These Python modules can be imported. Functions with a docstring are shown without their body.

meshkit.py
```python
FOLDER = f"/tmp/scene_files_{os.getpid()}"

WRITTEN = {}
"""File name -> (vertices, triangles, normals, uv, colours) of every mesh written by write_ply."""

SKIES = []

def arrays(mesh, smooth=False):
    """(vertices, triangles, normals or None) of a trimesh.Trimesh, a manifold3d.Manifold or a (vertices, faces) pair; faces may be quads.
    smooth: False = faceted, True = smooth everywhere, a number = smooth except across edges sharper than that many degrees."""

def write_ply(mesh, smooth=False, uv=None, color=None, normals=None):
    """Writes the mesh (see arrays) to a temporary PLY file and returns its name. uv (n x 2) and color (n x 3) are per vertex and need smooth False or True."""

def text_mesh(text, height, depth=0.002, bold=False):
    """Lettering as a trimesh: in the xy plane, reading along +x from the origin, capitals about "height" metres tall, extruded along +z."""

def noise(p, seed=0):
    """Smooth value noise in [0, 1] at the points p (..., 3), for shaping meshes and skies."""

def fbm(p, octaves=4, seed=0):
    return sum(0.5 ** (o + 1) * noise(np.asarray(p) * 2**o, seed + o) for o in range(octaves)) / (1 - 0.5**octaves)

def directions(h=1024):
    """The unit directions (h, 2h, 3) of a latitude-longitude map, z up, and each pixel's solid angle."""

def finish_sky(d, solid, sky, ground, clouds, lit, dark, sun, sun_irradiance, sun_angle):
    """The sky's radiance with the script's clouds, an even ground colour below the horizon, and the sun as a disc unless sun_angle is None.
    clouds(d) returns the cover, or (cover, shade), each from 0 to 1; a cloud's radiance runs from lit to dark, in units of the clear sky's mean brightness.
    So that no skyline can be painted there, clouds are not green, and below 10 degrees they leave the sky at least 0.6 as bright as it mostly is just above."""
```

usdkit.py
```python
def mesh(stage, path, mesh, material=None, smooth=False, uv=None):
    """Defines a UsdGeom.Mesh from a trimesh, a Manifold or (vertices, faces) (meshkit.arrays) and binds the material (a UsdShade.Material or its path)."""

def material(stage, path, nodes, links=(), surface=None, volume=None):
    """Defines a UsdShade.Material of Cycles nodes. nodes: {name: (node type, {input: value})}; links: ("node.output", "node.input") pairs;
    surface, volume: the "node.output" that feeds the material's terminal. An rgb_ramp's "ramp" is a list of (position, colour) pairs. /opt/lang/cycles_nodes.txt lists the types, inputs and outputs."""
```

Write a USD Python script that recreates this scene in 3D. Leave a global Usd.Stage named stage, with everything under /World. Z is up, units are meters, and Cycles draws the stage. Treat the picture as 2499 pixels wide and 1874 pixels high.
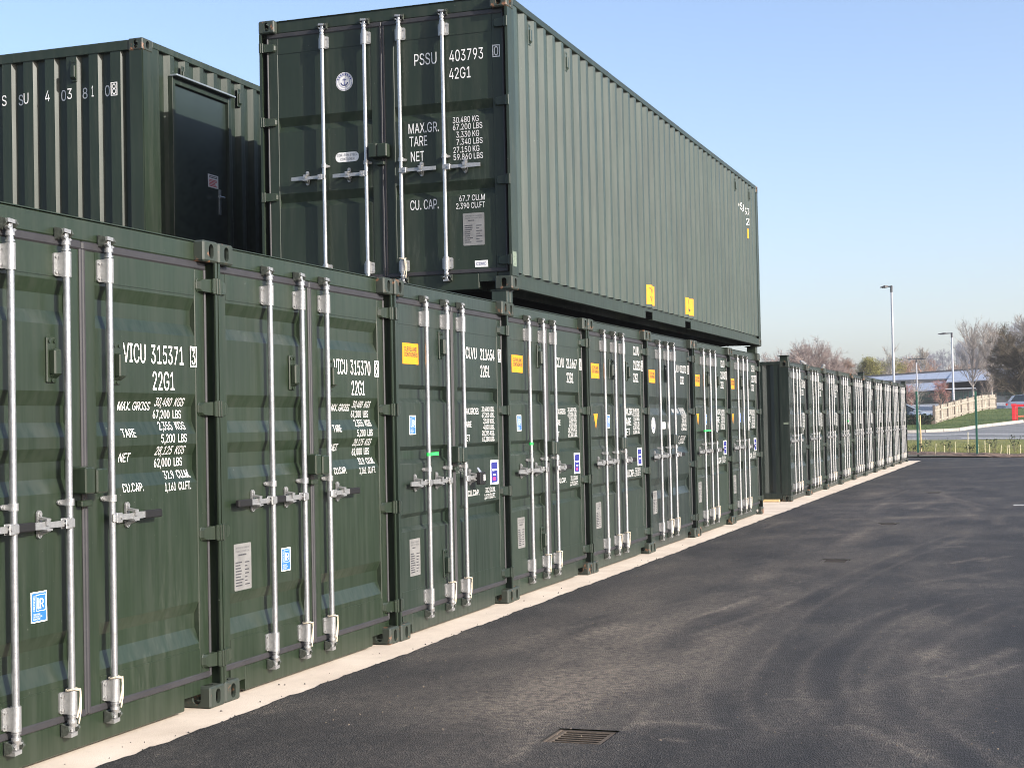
import math, numpy as np, trimesh, usdkit, meshkit
from pxr import Usd, UsdGeom, UsdLux, UsdShade, Gf, Sdf, Vt
from trimesh.transformations import rotation_matrix as ROT

stage = Usd.Stage.CreateInMemory()
UsdGeom.SetStageUpAxis(stage, UsdGeom.Tokens.z)
UsdGeom.SetStageMetersPerUnit(stage, 1.0)
UsdGeom.Xform.Define(stage, '/World')

# ------------------------------------------------------------------ camera, sky, sun, exposure
EYE = np.array([-5.1436, -4.3976, 1.5313])
YAW, PITCH, ROLL, F = 0.3372, 0.0263, -0.021, 1.4926
EXPOSURE = 1.02
SKY_STRENGTH = 0.120
SUN_INTENSITY = 1.2
SUN = np.array([-0.286, -1.0, 0.484]); SUN /= np.linalg.norm(SUN)
fw = np.array([math.cos(YAW) * math.cos(PITCH), math.sin(YAW) * math.cos(PITCH), math.sin(PITCH)])
rt = np.array([math.sin(YAW), -math.cos(YAW), 0.0]); up = np.cross(rt, fw)
rt2 = rt * math.cos(ROLL) + up * math.sin(ROLL); up2 = -rt * math.sin(ROLL) + up * math.cos(ROLL)
cam = UsdGeom.Camera.Define(stage, '/World/camera')
cam.CreateHorizontalApertureAttr(36.0); cam.CreateVerticalApertureAttr(36.0 * 1874 / 2499)
cam.CreateFocalLengthAttr(36.0 * F); cam.CreateExposureAttr(EXPOSURE)
cam.CreateClippingRangeAttr(Gf.Vec2f(0.05, 5000))
M4 = np.eye(4); M4[0, :3], M4[1, :3], M4[2, :3], M4[3, :3] = rt2, up2, -fw, EYE
cam.AddTransformOp().Set(Gf.Matrix4d(M4.tolist()))

ELEV = math.asin(SUN[2]); AZ = math.atan2(SUN[0], SUN[1])
sky_mat = usdkit.material(stage, '/World/Looks/sky_air', {
    'sky': ('sky_texture', {'sky_type': 'single_scattering', 'sun_disc': False, 'sun_elevation': ELEV, 'sun_rotation': AZ,
                            'altitude': 60.0, 'air_density': 1.0, 'aerosol_density': 2.3, 'ozone_density': 2.0}),
    'tint': ('mix', {'mix_type': 'multiply', 'fac': 1.0, 'color2': (0.985, 0.975, 1.06)}),
    'bg': ('background_shader', {'strength': SKY_STRENGTH})}, [('sky.color', 'tint.color1'), ('tint.color', 'bg.color')], surface='bg.background')
dome = UsdLux.DomeLight.Define(stage, '/World/sky')
UsdShade.MaterialBindingAPI.Apply(dome.GetPrim()).Bind(sky_mat)
dome.GetPrim().SetCustomDataByKey('kind', 'structure'); dome.GetPrim().SetCustomDataByKey('label', 'clear pale blue sky, whiter towards the horizon')
sun = UsdLux.DistantLight.Define(stage, '/World/sun')
sun.CreateIntensityAttr(SUN_INTENSITY); sun.CreateNormalizeAttr(True); sun.CreateAngleAttr(0.5); sun.CreateColorAttr(Gf.Vec3f(1.0, 0.945, 0.87))
zx = np.cross([0, 0, 1.0], SUN); zx /= np.linalg.norm(zx); zy = np.cross(SUN, zx)
S4 = np.eye(4); S4[0, :3], S4[1, :3], S4[2, :3] = zx, zy, SUN
sun.AddTransformOp().Set(Gf.Matrix4d(S4.tolist()))

# ------------------------------------------------------------------ materials
L = '/World/Looks/'
def mat_paint(name, c, rough=0.42, var=0.16, chips=True, wave=0.5, dirt=0.35, spec=0.5, rust=0.0):
    """Sheet steel paint: soft tone variation, faint run-off streaks, light chips, and the slight waviness of thin plate."""
    c = np.array(c)
    n = {'tc': ('geometry', {}),
         'm1': ('mapping', {'scale': (7, 7, 0.5)}),
         'n1': ('noise_texture', {'scale': 1.1, 'detail': 4.0, 'roughness': 0.6}),
         'n2': ('noise_texture', {'scale': 2.2, 'detail': 3.0, 'roughness': 0.6}),
         'r1': ('rgb_ramp', {'ramp': [(0.3, tuple(c * (1 - var))), (0.7, tuple(c * (1 + var)))]}),
         'r2': ('rgb_ramp', {'ramp': [(0.47, (0, 0, 0)), (0.78, (dirt, dirt, dirt))]}),
         'mx': ('mix', {'mix_type': 'mix', 'color2': tuple(c * 0.75 + np.array([0.035, 0.035, 0.03]))}),
         'n3': ('noise_texture', {'scale': 42.0, 'detail': 3.0, 'roughness': 0.7}),
         'r3': ('rgb_ramp', {'ramp': [(0.735, (0, 0, 0)), (0.75, (0.55, 0.55, 0.55))]}),
         'mc': ('mix', {'mix_type': 'mix', 'color2': (0.30, 0.31, 0.28)}),
         'n4': ('noise_texture', {'scale': 1.6, 'detail': 1.0}),
         'b': ('bump', {'strength': wave, 'distance': 0.012}),
         'n5': ('noise_texture', {'scale': 260.0, 'detail': 2.0}),
         'b2': ('bump', {'strength': 0.10, 'distance': 0.002}),
         'rr': ('rgb_ramp', {'ramp': [(0.3, (rough * 0.85,) * 3), (0.7, (rough * 1.2,) * 3)]}),
         'p': ('principled_bsdf', {'specular_ior_level': spec})}
    l = [('tc.position', 'n1.vector'), ('n1.fac', 'r1.fac'), ('tc.position', 'm1.vector'), ('m1.vector', 'n2.vector'), ('n2.fac', 'r2.fac'),
         ('r1.color', 'mx.color1'), ('r2.color', 'mx.fac'), ('tc.position', 'n3.vector'), ('n3.fac', 'r3.fac'), ('mx.color', 'mc.color1'),
         ('tc.position', 'n4.vector'), ('n4.fac', 'b.height'), ('tc.position', 'n5.vector'), ('n5.fac', 'b2.height'), ('b.normal', 'b2.normal'),
         ('b2.normal', 'p.normal'), ('n2.fac', 'rr.fac'), ('rr.color', 'p.roughness')]
    n.update({'m8': ('mapping', {'scale': (26, 26, 5.0)}), 'n8': ('noise_texture', {'scale': 1.0, 'detail': 5.0, 'roughness': 0.7}), 'n9': ('noise_texture', {'scale': 0.9, 'detail': 2.0}),
              'r8': ('rgb_ramp', {'ramp': [(0.52, (0, 0, 0)), (0.66, (1, 1, 1))]}), 'r9': ('rgb_ramp', {'ramp': [(0.56, (0, 0, 0)), (0.70, (0.09, 0.09, 0.09))]}), 'm89': ('math', {'math_type': 'multiply'}), 'ms': ('mix', {'color2': (0.17, 0.175, 0.145)})})
    l += [('tc.position', 'm8.vector'), ('m8.vector', 'n8.vector'), ('n8.fac', 'r8.fac'), ('tc.position', 'n9.vector'), ('n9.fac', 'r9.fac'), ('r8.color', 'm89.value1'), ('r9.color', 'm89.value2'), ('m89.value', 'ms.fac'), ('mc.color', 'ms.color1')]
    if chips: l.append(('r3.color', 'mc.fac'))
    else: n['mc'][1]['fac'] = 0.0
    if rust:
        n['n6'] = ('noise_texture', {'scale': 13.0, 'detail': 5.0, 'roughness': 0.65})
        n['r6'] = ('rgb_ramp', {'ramp': [(0.60 - rust * 0.12, (0, 0, 0)), (0.68 - rust * 0.12, (0.95, 0.95, 0.95))]})
        n['n7'] = ('noise_texture', {'scale': 60.0, 'detail': 3.0})
        n['r7'] = ('rgb_ramp', {'ramp': [(0.3, (0.10, 0.045, 0.022)), (0.7, (0.30, 0.14, 0.07))]})
        n['mr'] = ('mix', {'mix_type': 'mix'})
        l += [('tc.position', 'n6.vector'), ('n6.fac', 'r6.fac'), ('tc.position', 'n7.vector'), ('n7.fac', 'r7.fac'), ('ms.color', 'mr.color1'),
              ('r7.color', 'mr.color2'), ('r6.color', 'mr.fac'), ('mr.color', 'p.base_color')]
    else: l.append(('ms.color', 'p.base_color'))
    return usdkit.material(stage, L + name, n, l, surface='p.BSDF')

def mat(name, c, rough=0.5, metallic=0.0, var=0.12, scale=20.0, bump=0.0, spec=0.5, bscale=None, bdist=0.01):
    c = np.array(c, float)
    n = {'tc': ('geometry', {}), 'n1': ('noise_texture', {'scale': scale, 'detail': 4.0, 'roughness': 0.6}),
         'r1': ('rgb_ramp', {'ramp': [(0.3, tuple(c * (1 - var))), (0.7, tuple(np.minimum(c * (1 + var), 0.95)))]}),
         'p': ('principled_bsdf', {'roughness': rough, 'metallic': metallic, 'specular_ior_level': spec})}
    l = [('tc.position', 'n1.vector'), ('n1.fac', 'r1.fac'), ('r1.color', 'p.base_color')]
    if bump:
        n['n2'] = ('noise_texture', {'scale': bscale or scale * 3, 'detail': 4.0, 'roughness': 0.65})
        n['b'] = ('bump', {'strength': bump, 'distance': bdist})
        l += [('tc.position', 'n2.vector'), ('n2.fac', 'b.height'), ('b.normal', 'p.normal')]
    return usdkit.material(stage, L + name, n, l, surface='p.BSDF')

G_OLIVE = (0.0112, 0.0190, 0.0098); G_MOSS = (0.0125, 0.0205, 0.0132); G_DARK = (0.0108, 0.0172, 0.0142)
M = {}
M['green_a'] = mat_paint('green_paint_olive', G_OLIVE, rough=0.34, spec=0.52)
M['green_b'] = mat_paint('green_paint_moss', G_MOSS, rough=0.36, spec=0.52)
M['green_b2'] = mat_paint('green_paint_moss_faded', (0.0145, 0.0222, 0.0158), rough=0.40, spec=0.52)
M['green_b3'] = mat_paint('green_paint_moss_deep', (0.0110, 0.0186, 0.0126), rough=0.34, spec=0.52)
M['green_c'] = mat_paint('green_paint_dark', G_DARK, rough=0.33, spec=0.52)
M['green_u'] = mat_paint('green_paint_upper', (0.0130, 0.0205, 0.0128), rough=0.40, wave=0.35, spec=0.34)
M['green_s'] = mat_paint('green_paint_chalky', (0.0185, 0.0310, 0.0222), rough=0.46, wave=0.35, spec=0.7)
M['cast'] = mat_paint('casting_paint', (0.019, 0.026, 0.019), rough=0.55, rust=0.10, wave=0.0)
M['cast_rust'] = mat_paint('casting_paint_rusty', (0.019, 0.026, 0.019), rough=0.6, rust=0.55, wave=0.0)
M['gasket'] = mat('rubber_gasket', (0.021, 0.020, 0.022), rough=0.55, var=0.2, scale=9)
M['black'] = mat('black_rubber', (0.007, 0.007, 0.0075), rough=0.7, spec=0.3)
M['zinc'] = mat('galvanised_steel', (0.40, 0.405, 0.41), rough=0.36, metallic=0.88, var=0.17, scale=38, bump=0.12)
M['zincw'] = mat('galvanised_casting', (0.34, 0.34, 0.335), rough=0.40, metallic=0.7, var=0.14, scale=60, bump=0.25)
M['keeper'] = mat('worn_keeper_paint', (0.055, 0.062, 0.052), rough=0.5, var=0.5, scale=70, metallic=0.3)
M['white'] = mat('white_print', (0.66, 0.65, 0.63), rough=0.6, var=0.08, scale=60)
M['ink'] = mat('dark_ink', (0.03, 0.03, 0.035), rough=0.6)
M['yellow'] = mat('yellow_sticker', (0.60, 0.235, 0.005), rough=0.45, var=0.06, scale=14)
M['blue'] = mat('blue_sticker', (0.022, 0.12, 0.50), rough=0.4, var=0.05)
M['navy'] = mat('navy_sticker', (0.022, 0.025, 0.17), rough=0.4, var=0.05)
M['magenta'] = mat('magenta_sticker', (0.60, 0.04, 0.16), rough=0.4, var=0.05)
M['redink'] = mat('red_ink', (0.55, 0.06, 0.08), rough=0.5)
M['plate'] = mat('data_plate_metal', (0.21, 0.205, 0.195), rough=0.45, metallic=0.3, var=0.15, scale=12)
M['lime'] = mat('lime_green_tape', (0.03, 0.62, 0.10), rough=0.5, var=0.05)
M['rope'] = mat('cream_rope', (0.55, 0.48, 0.37), rough=0.9, scale=120, bump=0.5)
M['wood'] = mat('pine_timber', (0.50, 0.36, 0.17), rough=0.7, scale=8, bump=0.2)
M['scrape'] = mat('scraped_paint', (0.13, 0.16, 0.12), rough=0.6, var=0.4, scale=50)
M['steel'] = mat('satin_steel', (0.55, 0.55, 0.55), rough=0.3, metallic=0.9)
M['drip'] = mat('pale_drip_strip', (0.20, 0.23, 0.25), rough=0.35, metallic=0.4)
M['door'] = mat('flush_door_paint', (0.016, 0.024, 0.020), rough=0.30, var=0.08, scale=2)

# ------------------------------------------------------------------ mesh helpers
def tri(f):
    f = np.asarray(f, int)
    return np.vstack([f[:, [0, 1, 2]], f[:, [0, 2, 3]]]) if f.shape[1] == 4 else f
BOXF = tri([[0, 3, 2, 1], [4, 5, 6, 7], [0, 1, 5, 4], [1, 2, 6, 5], [2, 3, 7, 6], [3, 0, 4, 7]])
_s = np.array([[x, y, z] for x in (-1, 1) for y in (-1, 1) for z in (-1, 1)], float)
_ch_v = np.vstack([np.where(np.arange(3) == k, s, s * 0.5) for s in _s for k in range(3)])
_h = trimesh.Trimesh(_ch_v, [[0, 1, 2]], process=False).convex_hull
_idx = [int(np.argmin(np.abs(_ch_v - v).sum(1))) for v in _h.vertices]
CHF = np.array(_idx)[_h.faces]
CHS = np.repeat(_s, 3, 0); CHB = np.vstack([np.where(np.arange(3) == k, 0.0, 1.0) for s in _s for k in range(3)])

class MB:
    """Collects shapes; build() makes them one mesh."""
    def __init__(self): self.v, self.f, self.n = [], [], 0
    def add(self, v, f):
        v = np.asarray(v, float); f = tri(f)
        self.v.append(v); self.f.append(f + self.n); self.n += len(v); return self
    def box(self, x0, x1, y0, y1, z0, z1, b=0.0):
        c = np.array([x0 + x1, y0 + y1, z0 + z1]) / 2; h = np.abs(np.array([x1 - x0, y1 - y0, z1 - z0])) / 2
        if b: return self.add(c + CHS * (h - CHB * min(b, h.min() * 0.8)), CHF)
        x0, x1, y0, y1, z0, z1 = c[0] - h[0], c[0] + h[0], c[1] - h[1], c[1] + h[1], c[2] - h[2], c[2] + h[2]
        return self.add([[x0, y0, z0], [x1, y0, z0], [x1, y1, z0], [x0, y1, z0], [x0, y0, z1], [x1, y0, z1], [x1, y1, z1], [x0, y1, z1]], BOXF)
    def cyl(self, p0, p1, r0, r1=None, n=12, caps=True):
        p0, p1 = np.array(p0, float), np.array(p1, float); r1 = r0 if r1 is None else r1
        d = (p1 - p0) / np.linalg.norm(p1 - p0); a = np.cross(d, [0, 0, 1.0] if abs(d[2]) < 0.9 else [1.0, 0, 0]); a /= np.linalg.norm(a); b = np.cross(d, a)
        t = np.linspace(0, 2 * np.pi, n, endpoint=False); ring = np.outer(np.cos(t), a) + np.outer(np.sin(t), b)
        i = np.arange(n); j = (i + 1) % n
        v = np.vstack([p0 + ring * r0, p1 + ring * r1]); f = np.vstack([np.stack([i, j, j + n], 1), np.stack([i, j + n, i + n], 1)])
        self.add(v, f)
        if caps:
            self.add(np.vstack([p0 + ring * r0, [p0]]), np.stack([j, i, np.full(n, n)], 1)); self.add(np.vstack([p1 + ring * r1, [p1]]), np.stack([i, j, np.full(n, n)], 1))
        return self
    def hull(self, pts):
        h = trimesh.Trimesh(np.array(pts, float), [[0, 1, 2]], process=False).convex_hull
        return self.add(h.vertices, h.faces)
    def prism_y(self, pts, y0, y1):
        """Convex polygon (x, z) extruded along y."""
        return self.hull([(x, y, z) for x, z in pts for y in (y0, y1)])
    def tube(self, pts, r, n=6):
        pts = np.array(pts, float)
        for a, b in zip(pts[:-1], pts[1:]): self.cyl(a, b, r, n=n, caps=True)
        return self
    def mesh(self): return np.vstack(self.v), np.vstack(self.f)
    def move(self, d):
        self.v = [v + np.asarray(d, float) for v in self.v]; return self

def normals(v, f, smooth):
    if not smooth: return v, f, None
    return meshkit.arrays((v, f), smooth)

_names = {}
def free(parent, name):
    k = (parent, name); i = _names.get(k, -1) + 1; _names[k] = i
    return f'{parent}/{name}' + (f'_{i:03d}' if i else '')
def path_of(p): return p if isinstance(p, str) else str(p.GetPath())

def put(name, geo, m, parent='/World', smooth=0, label=None, d=None, attr=None):
    """Defines ONE mesh. geo: MB or (v, f) or a prepared (v, f, n)."""
    if isinstance(geo, MB): geo = geo.mesh()
    v, f, n = geo if len(geo) == 3 else normals(*geo, smooth)
    v = np.asarray(v, float)
    if d is not None: v = v + np.asarray(d, float)
    me = UsdGeom.Mesh.Define(stage, free(path_of(parent), name))
    me.CreatePointsAttr(Vt.Vec3fArray.FromNumpy(np.ascontiguousarray(v, np.float32)))
    me.CreateFaceVertexCountsAttr(Vt.IntArray.FromNumpy(np.full(len(f), 3, np.int32)))
    me.CreateFaceVertexIndicesAttr(Vt.IntArray.FromNumpy(np.ascontiguousarray(f, np.int32).ravel()))
    me.CreateSubdivisionSchemeAttr('none')
    if n is not None:
        me.CreateNormalsAttr(Vt.Vec3fArray.FromNumpy(np.ascontiguousarray(n, np.float32))); me.SetNormalsInterpolation('vertex')
    if attr:
        for k, a in attr.items():
            UsdGeom.PrimvarsAPI(me).CreatePrimvar(k, Sdf.ValueTypeNames.FloatArray, 'vertex').Set(Vt.FloatArray.FromNumpy(np.asarray(a, np.float32)))
    UsdShade.MaterialBindingAPI.Apply(me.GetPrim()).Bind(m)
    p = me.GetPrim()
    if label: p.SetCustomDataByKey('label', label)
    return p

def tag(p, label=None, cat=None, group=None, kind=None):
    for k, v in (('label', label), ('category', cat), ('group', group), ('kind', kind)):
        if v: p.SetCustomDataByKey(k, v)
    return p

def thing(name, label, cat, loc=(0, 0, 0), rotz=0.0, group=None):
    x = UsdGeom.Xform.Define(stage, free('/World', name)); x.AddTranslateOp().Set(Gf.Vec3d(*map(float, loc)))
    if rotz: x.AddRotateZOp().Set(float(rotz))
    return tag(x.GetPrim(), label, cat, group)

# ------------------------------------------------------------------ lettering
_text = {}
def text2d(s, bold=False):
    """Flat letters in the unit square: u along the line 0..1, v 0..1 from the base line to the top of the capitals."""
    if (s, bold) not in _text:
        m = meshkit.text_mesh(s, 1.0, 0.1, bold=bold)
        top = m.triangles_center[:, 2] > 0.099
        v, f = np.array(m.vertices), np.array(m.faces)[top]
        u, inv = np.unique(f.ravel(), return_inverse=True); v = v[u][:, :2]; f = inv.reshape(-1, 3)
        v[:, 0] -= v[:, 0].min(); v[:, 0] /= v[:, 0].max()
        _text[(s, bold)] = (v, f)
    return _text[(s, bold)]
def split_at(v, f, axis, at):
    """Cuts flat triangles along lines so that they can follow a folded surface."""
    for a in at:
        if v[:, axis].min() < a - 1e-6 and v[:, axis].max() > a + 1e-6:
            n = np.zeros(3); n[axis] = 1; o = np.zeros(3); o[axis] = a
            v3 = np.column_stack([v, np.zeros(len(v))])
            A = trimesh.intersections.slice_faces_plane(v3, f, n, o)[:2]; B = trimesh.intersections.slice_faces_plane(v3, f, -n, o)[:2]
            v = np.vstack([A[0], B[0]])[:, :2]; f = np.vstack([A[1], np.asarray(B[1]) + len(A[0])]).astype(int)
    return v, f
def line_of_text(s, x0, z0, w, h, prof=None, lift=0.0025, bold=False):
    """Letters on a front facing -y: x0.., base line z0; prof = (breaks, depth(z)) of the folded door."""
    v, f = text2d(s, bold); v = np.column_stack([x0 + v[:, 0] * w, z0 + v[:, 1] * h])
    if prof is not None:
        v, f = split_at(v, f, 1, prof[0]); y = prof[1](v[:, 1])
    else: y = np.zeros(len(v))
    return np.column_stack([v[:, 0], y - lift, v[:, 1]]), f
def frame_of(x0, z0, x1, z1, t, y):
    m = MB()
    for a in ((x0, x1, z0, z0 + t), (x0, x1, z1 - t, z1), (x0, x0 + t, z0 + t, z1 - t), (x1 - t, x1, z0 + t, z1 - t)): m.box(a[0], a[1], y, y + 0.001, a[2], a[3])
    return m

# ------------------------------------------------------------------ reusable container hardware (origin noted at each)
from manifold3d import Manifold, CrossSection
def casting_mesh():
    W_, D_, H_ = 0.162, 0.178, 0.118
    b = MB().box(0, W_, 0, D_, 0, H_, 0.010); v, f = b.mesh()
    hullm = Manifold.hull_points(v)
    slot = CrossSection.square((0.032, 0.032), True).offset(0.0, __import__('manifold3d').JoinType.Round)
    def cap(w, h):
        r = w / 2; t = np.linspace(0, np.pi, 9)
        pts = [(r * math.cos(a), h / 2 - r + r * math.sin(a)) for a in t] + [(-r * math.cos(a), -(h / 2 - r) - r * math.sin(a)) for a in t]
        return CrossSection([pts])
    inner = Manifold.cube((W_ - 0.04, D_ - 0.04, H_ - 0.04)).translate((0.02, 0.02, 0.02))
    front = cap(0.050, 0.082).extrude(0.05).rotate((90, 0, 0)).translate((W_ / 2 + 0.002, 0.04, H_ / 2))
    side = cap(0.056, 0.076).extrude(0.05)
    sl = side.rotate((90, 0, 90)).translate((-0.01, D_ / 2, H_ / 2)); sr = side.rotate((90, 0, 90)).translate((W_ - 0.04, D_ / 2, H_ / 2))
    top = cap(0.062, 0.11).extrude(0.05).translate((W_ / 2, D_ / 2, H_ - 0.04))
    m = hullm - inner - front - sl - sr - top
    return meshkit.arrays(m, 30)
CAST = casting_mesh()
CAST_BACK = (CAST[0] * [1, -1, 1] + [0, 0.178, 0], CAST[1][:, ::-1], CAST[2] * [1, -1, 1])

def rounded(w, h, r, n=5):
    pts = []
    for cx, cz, a0 in ((w / 2 - r, h / 2 - r, 0), (-w / 2 + r, h / 2 - r, 90), (-w / 2 + r, -h / 2 + r, 180), (w / 2 - r, -h / 2 + r, 270)):
        for k in range(n): a = math.radians(a0 + 90 * k / (n - 1)); pts.append((cx + r * math.cos(a), cz + r * math.sin(a)))
    return pts
YR = 0.018          # the rods stand this far behind the castings' front; door faces at 0.060
def bracket(z0, z1, fl, r):
    """Rod bearing: bolted flange plate and half-round sleeve; origin on the rod axis, door face at y = 0.042."""
    m = MB(); zc = (z0 + z1) / 2
    m.prism_y([(x, z + zc) for x, z in rounded(2 * fl, z1 - z0 - 0.012, 0.012)], 0.033, 0.0415)
    m.cyl((0, 0, z0), (0, 0, z1), r, n=16); m.box(-r, r, 0.0, 0.034, z0 + 0.004, z1 - 0.004)
    for s in (-1, 1):
        for z in ((z0 + 0.024, z1 - 0.024) if z1 - z0 > 0.06 else (zc,)): m.cyl((s * (fl - 0.014), 0.026, z), (s * (fl - 0.014), 0.034, z), 0.0085, n=8)
    return normals(*m.mesh(), 40)
BR_TOP = bracket(2.278, 2.400, 0.050, 0.0245); BR_MID = bracket(1.188, 1.222, 0.043, 0.0235); BR_BOT = bracket(0.200, 0.313, 0.050, 0.0245)
def rod_mesh():
    m = MB(); m.cyl((0, 0, 0.150), (0, 0, 2.455), 0.0172, n=16)
    for z in (2.405, 0.188): m.cyl((0, 0, z), (0, 0, z + 0.009), 0.0225, n=14)
    return normals(*m.mesh(), 40)
ROD = rod_mesh()
def cam_mesh(top):
    m = MB(); s = 1 if top else -1; z = 2.44 if top else 0.165
    m.cyl((0, 0, z - 0.008 * s), (0, 0, z + 0.004 * s), 0.0225, n=14)
    m.cyl((0, 0, z + 0.004 * s), (0, 0, z + 0.028 * s), 0.0225, 0.013, n=14)
    m.hull([(x, y, z + s * q) for x, q in ((-0.032, 0.030), (-0.020, 0.036), (-0.008, 0.024), (-0.008, 0.012)) for y in (-0.012, 0.010)])
    m.hull([(x, y, z + s * q) for x, q in ((0.034, 0.020), (0.018, 0.027), (0.006, 0.020), (0.006, 0.006)) for y in (-0.012, 0.012)])
    m.box(-0.012, 0.014, -0.008, 0.016, z + min(0.02 * s, 0.05 * s), z + max(0.02 * s, 0.05 * s), 0.004)
    m.hull([(x, y, z + s * q) for x, q in ((-0.030, 0.052), (0.022, 0.048), (0.022, 0.066), (-0.028, 0.070)) for y in (-0.014, 0.034)])
    return normals(*m.mesh(), 35)
CAM_T, CAM_B = cam_mesh(True), cam_mesh(False)
def keeper_mesh(top):
    m = MB(); z = 2.482 if top else 0.122; y1 = 0.0415
    m.box(-0.040, 0.040, 0.032, y1, z - 0.022, z + 0.034, 0.006)
    for x in (-0.042, 0.034): m.hull([(x + q, y, zz) for q in (0, 0.009) for y, zz in ((0.034, z - 0.024), (0.034, z + 0.036), (-0.006, z + 0.026), (-0.012, z + 0.006), (0.004, z - 0.014))])
    m.cyl((0.043, -0.002, z + 0.008), (0.054, -0.002, z + 0.008), 0.007, n=8); m.cyl((0.043, 0.006, z + 0.024), (0.052, 0.006, z + 0.024), 0.006, n=8)
    return normals(*m.mesh(), 35)
KEEP_T, KEEP_B = keeper_mesh(True), keeper_mesh(False)
def handle_mesh(s, long):
    """Locking handle pointing to s*x from the rod axis; z = 1.107 nominal."""
    m = MB(); z = 1.107; e = 0.285 if long else 0.335
    a, b = sorted((0.010 * s, 0.056 * s)); m.box(a, b, -0.024, -0.018, z - 0.026, z + 0.024, 0.004); m.box(a, b, 0.006, 0.012, z - 0.026, z + 0.024, 0.004)
    a, b = sorted((-0.016 * s, 0.022 * s)); m.box(a, b, -0.0235, 0.012, z - 0.024, z + 0.022, 0.006)
    m.cyl((0.045 * s, -0.030, z), (0.045 * s, 0.016, z), 0.009, n=8)
    pts = [(0.030, 0.020), (0.030, -0.018), (0.17, -0.016), (0.19, 0.014), (0.17, 0.018)]
    m.hull([(x * s, y, z + q) for x, q in ((0.03, 0.015), (0.03, -0.015), (0.175, -0.014), (0.175, 0.014)) for y in (-0.009, -0.001)])
    m.hull([(x * s, y + (0.012 if x > 0.3 else 0), z + q) for x, q in ((0.172, 0.019), (0.172, -0.019), (e, -0.015), (e, 0.017)) for y in (-0.012, -0.003)])
    return normals(*m.mesh(), 35)
def grip_mesh(s):
    m = MB(); a, b = sorted((0.275 * s, 0.435 * s)); m.box(a, b, -0.016, 0.010, 1.107 - 0.021, 1.107 + 0.021, 0.006); return normals(*m.mesh(), 0)
def catch_mesh(s):
    """Handle catch: oblong bolted plate with a hooked latch; x from the rod axis."""
    m = MB(); z = 1.112; x = 0.185 * s
    m.prism_y([(x + a, z + b) for a, b in rounded(0.034, 0.130, 0.0165, 6)], 0.031, 0.0415)
    for q in (-0.048, 0.048): m.cyl((x, 0.024, z + q), (x, 0.033, z + q), 0.010, n=8)
    m.hull([(x + a, y, zz) for a in (-0.014, 0.014) for y, zz in ((0.034, z + 0.036), (0.034, z + 0.022), (-0.020, z + 0.014), (-0.022, z + 0.026))])
    m.hull([(x + a + 0.006 * s, y, zz) for a in (-0.012, 0.012) for y, zz in ((-0.022, z + 0.026), (-0.014, z + 0.026), (-0.014, z - 0.004), (-0.022, z - 0.004))])
    m.hull([(x + a, y, zz) for a in (-0.022, 0.022) for y, zz in ((0.034, z - 0.020), (0.034, z - 0.030), (-0.024, z - 0.022), (-0.024, z - 0.030))])
    m.hull([(x + a - 0.004 * s, y, zz) for a in (-0.013, 0.013) for y, zz in ((0.034, z - 0.036), (0.034, z - 0.054), (-0.016, z - 0.034), (-0.014, z - 0.026))])
    return normals(*m.mesh(), 35)
HANDLE = {(s, l): handle_mesh(s, l) for s in (-1, 1) for l in (0, 1)}; GRIP = {s: grip_mesh(s) for s in (-1, 1)}; CATCH = {s: catch_mesh(s) for s in (-1, 1)}
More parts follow.
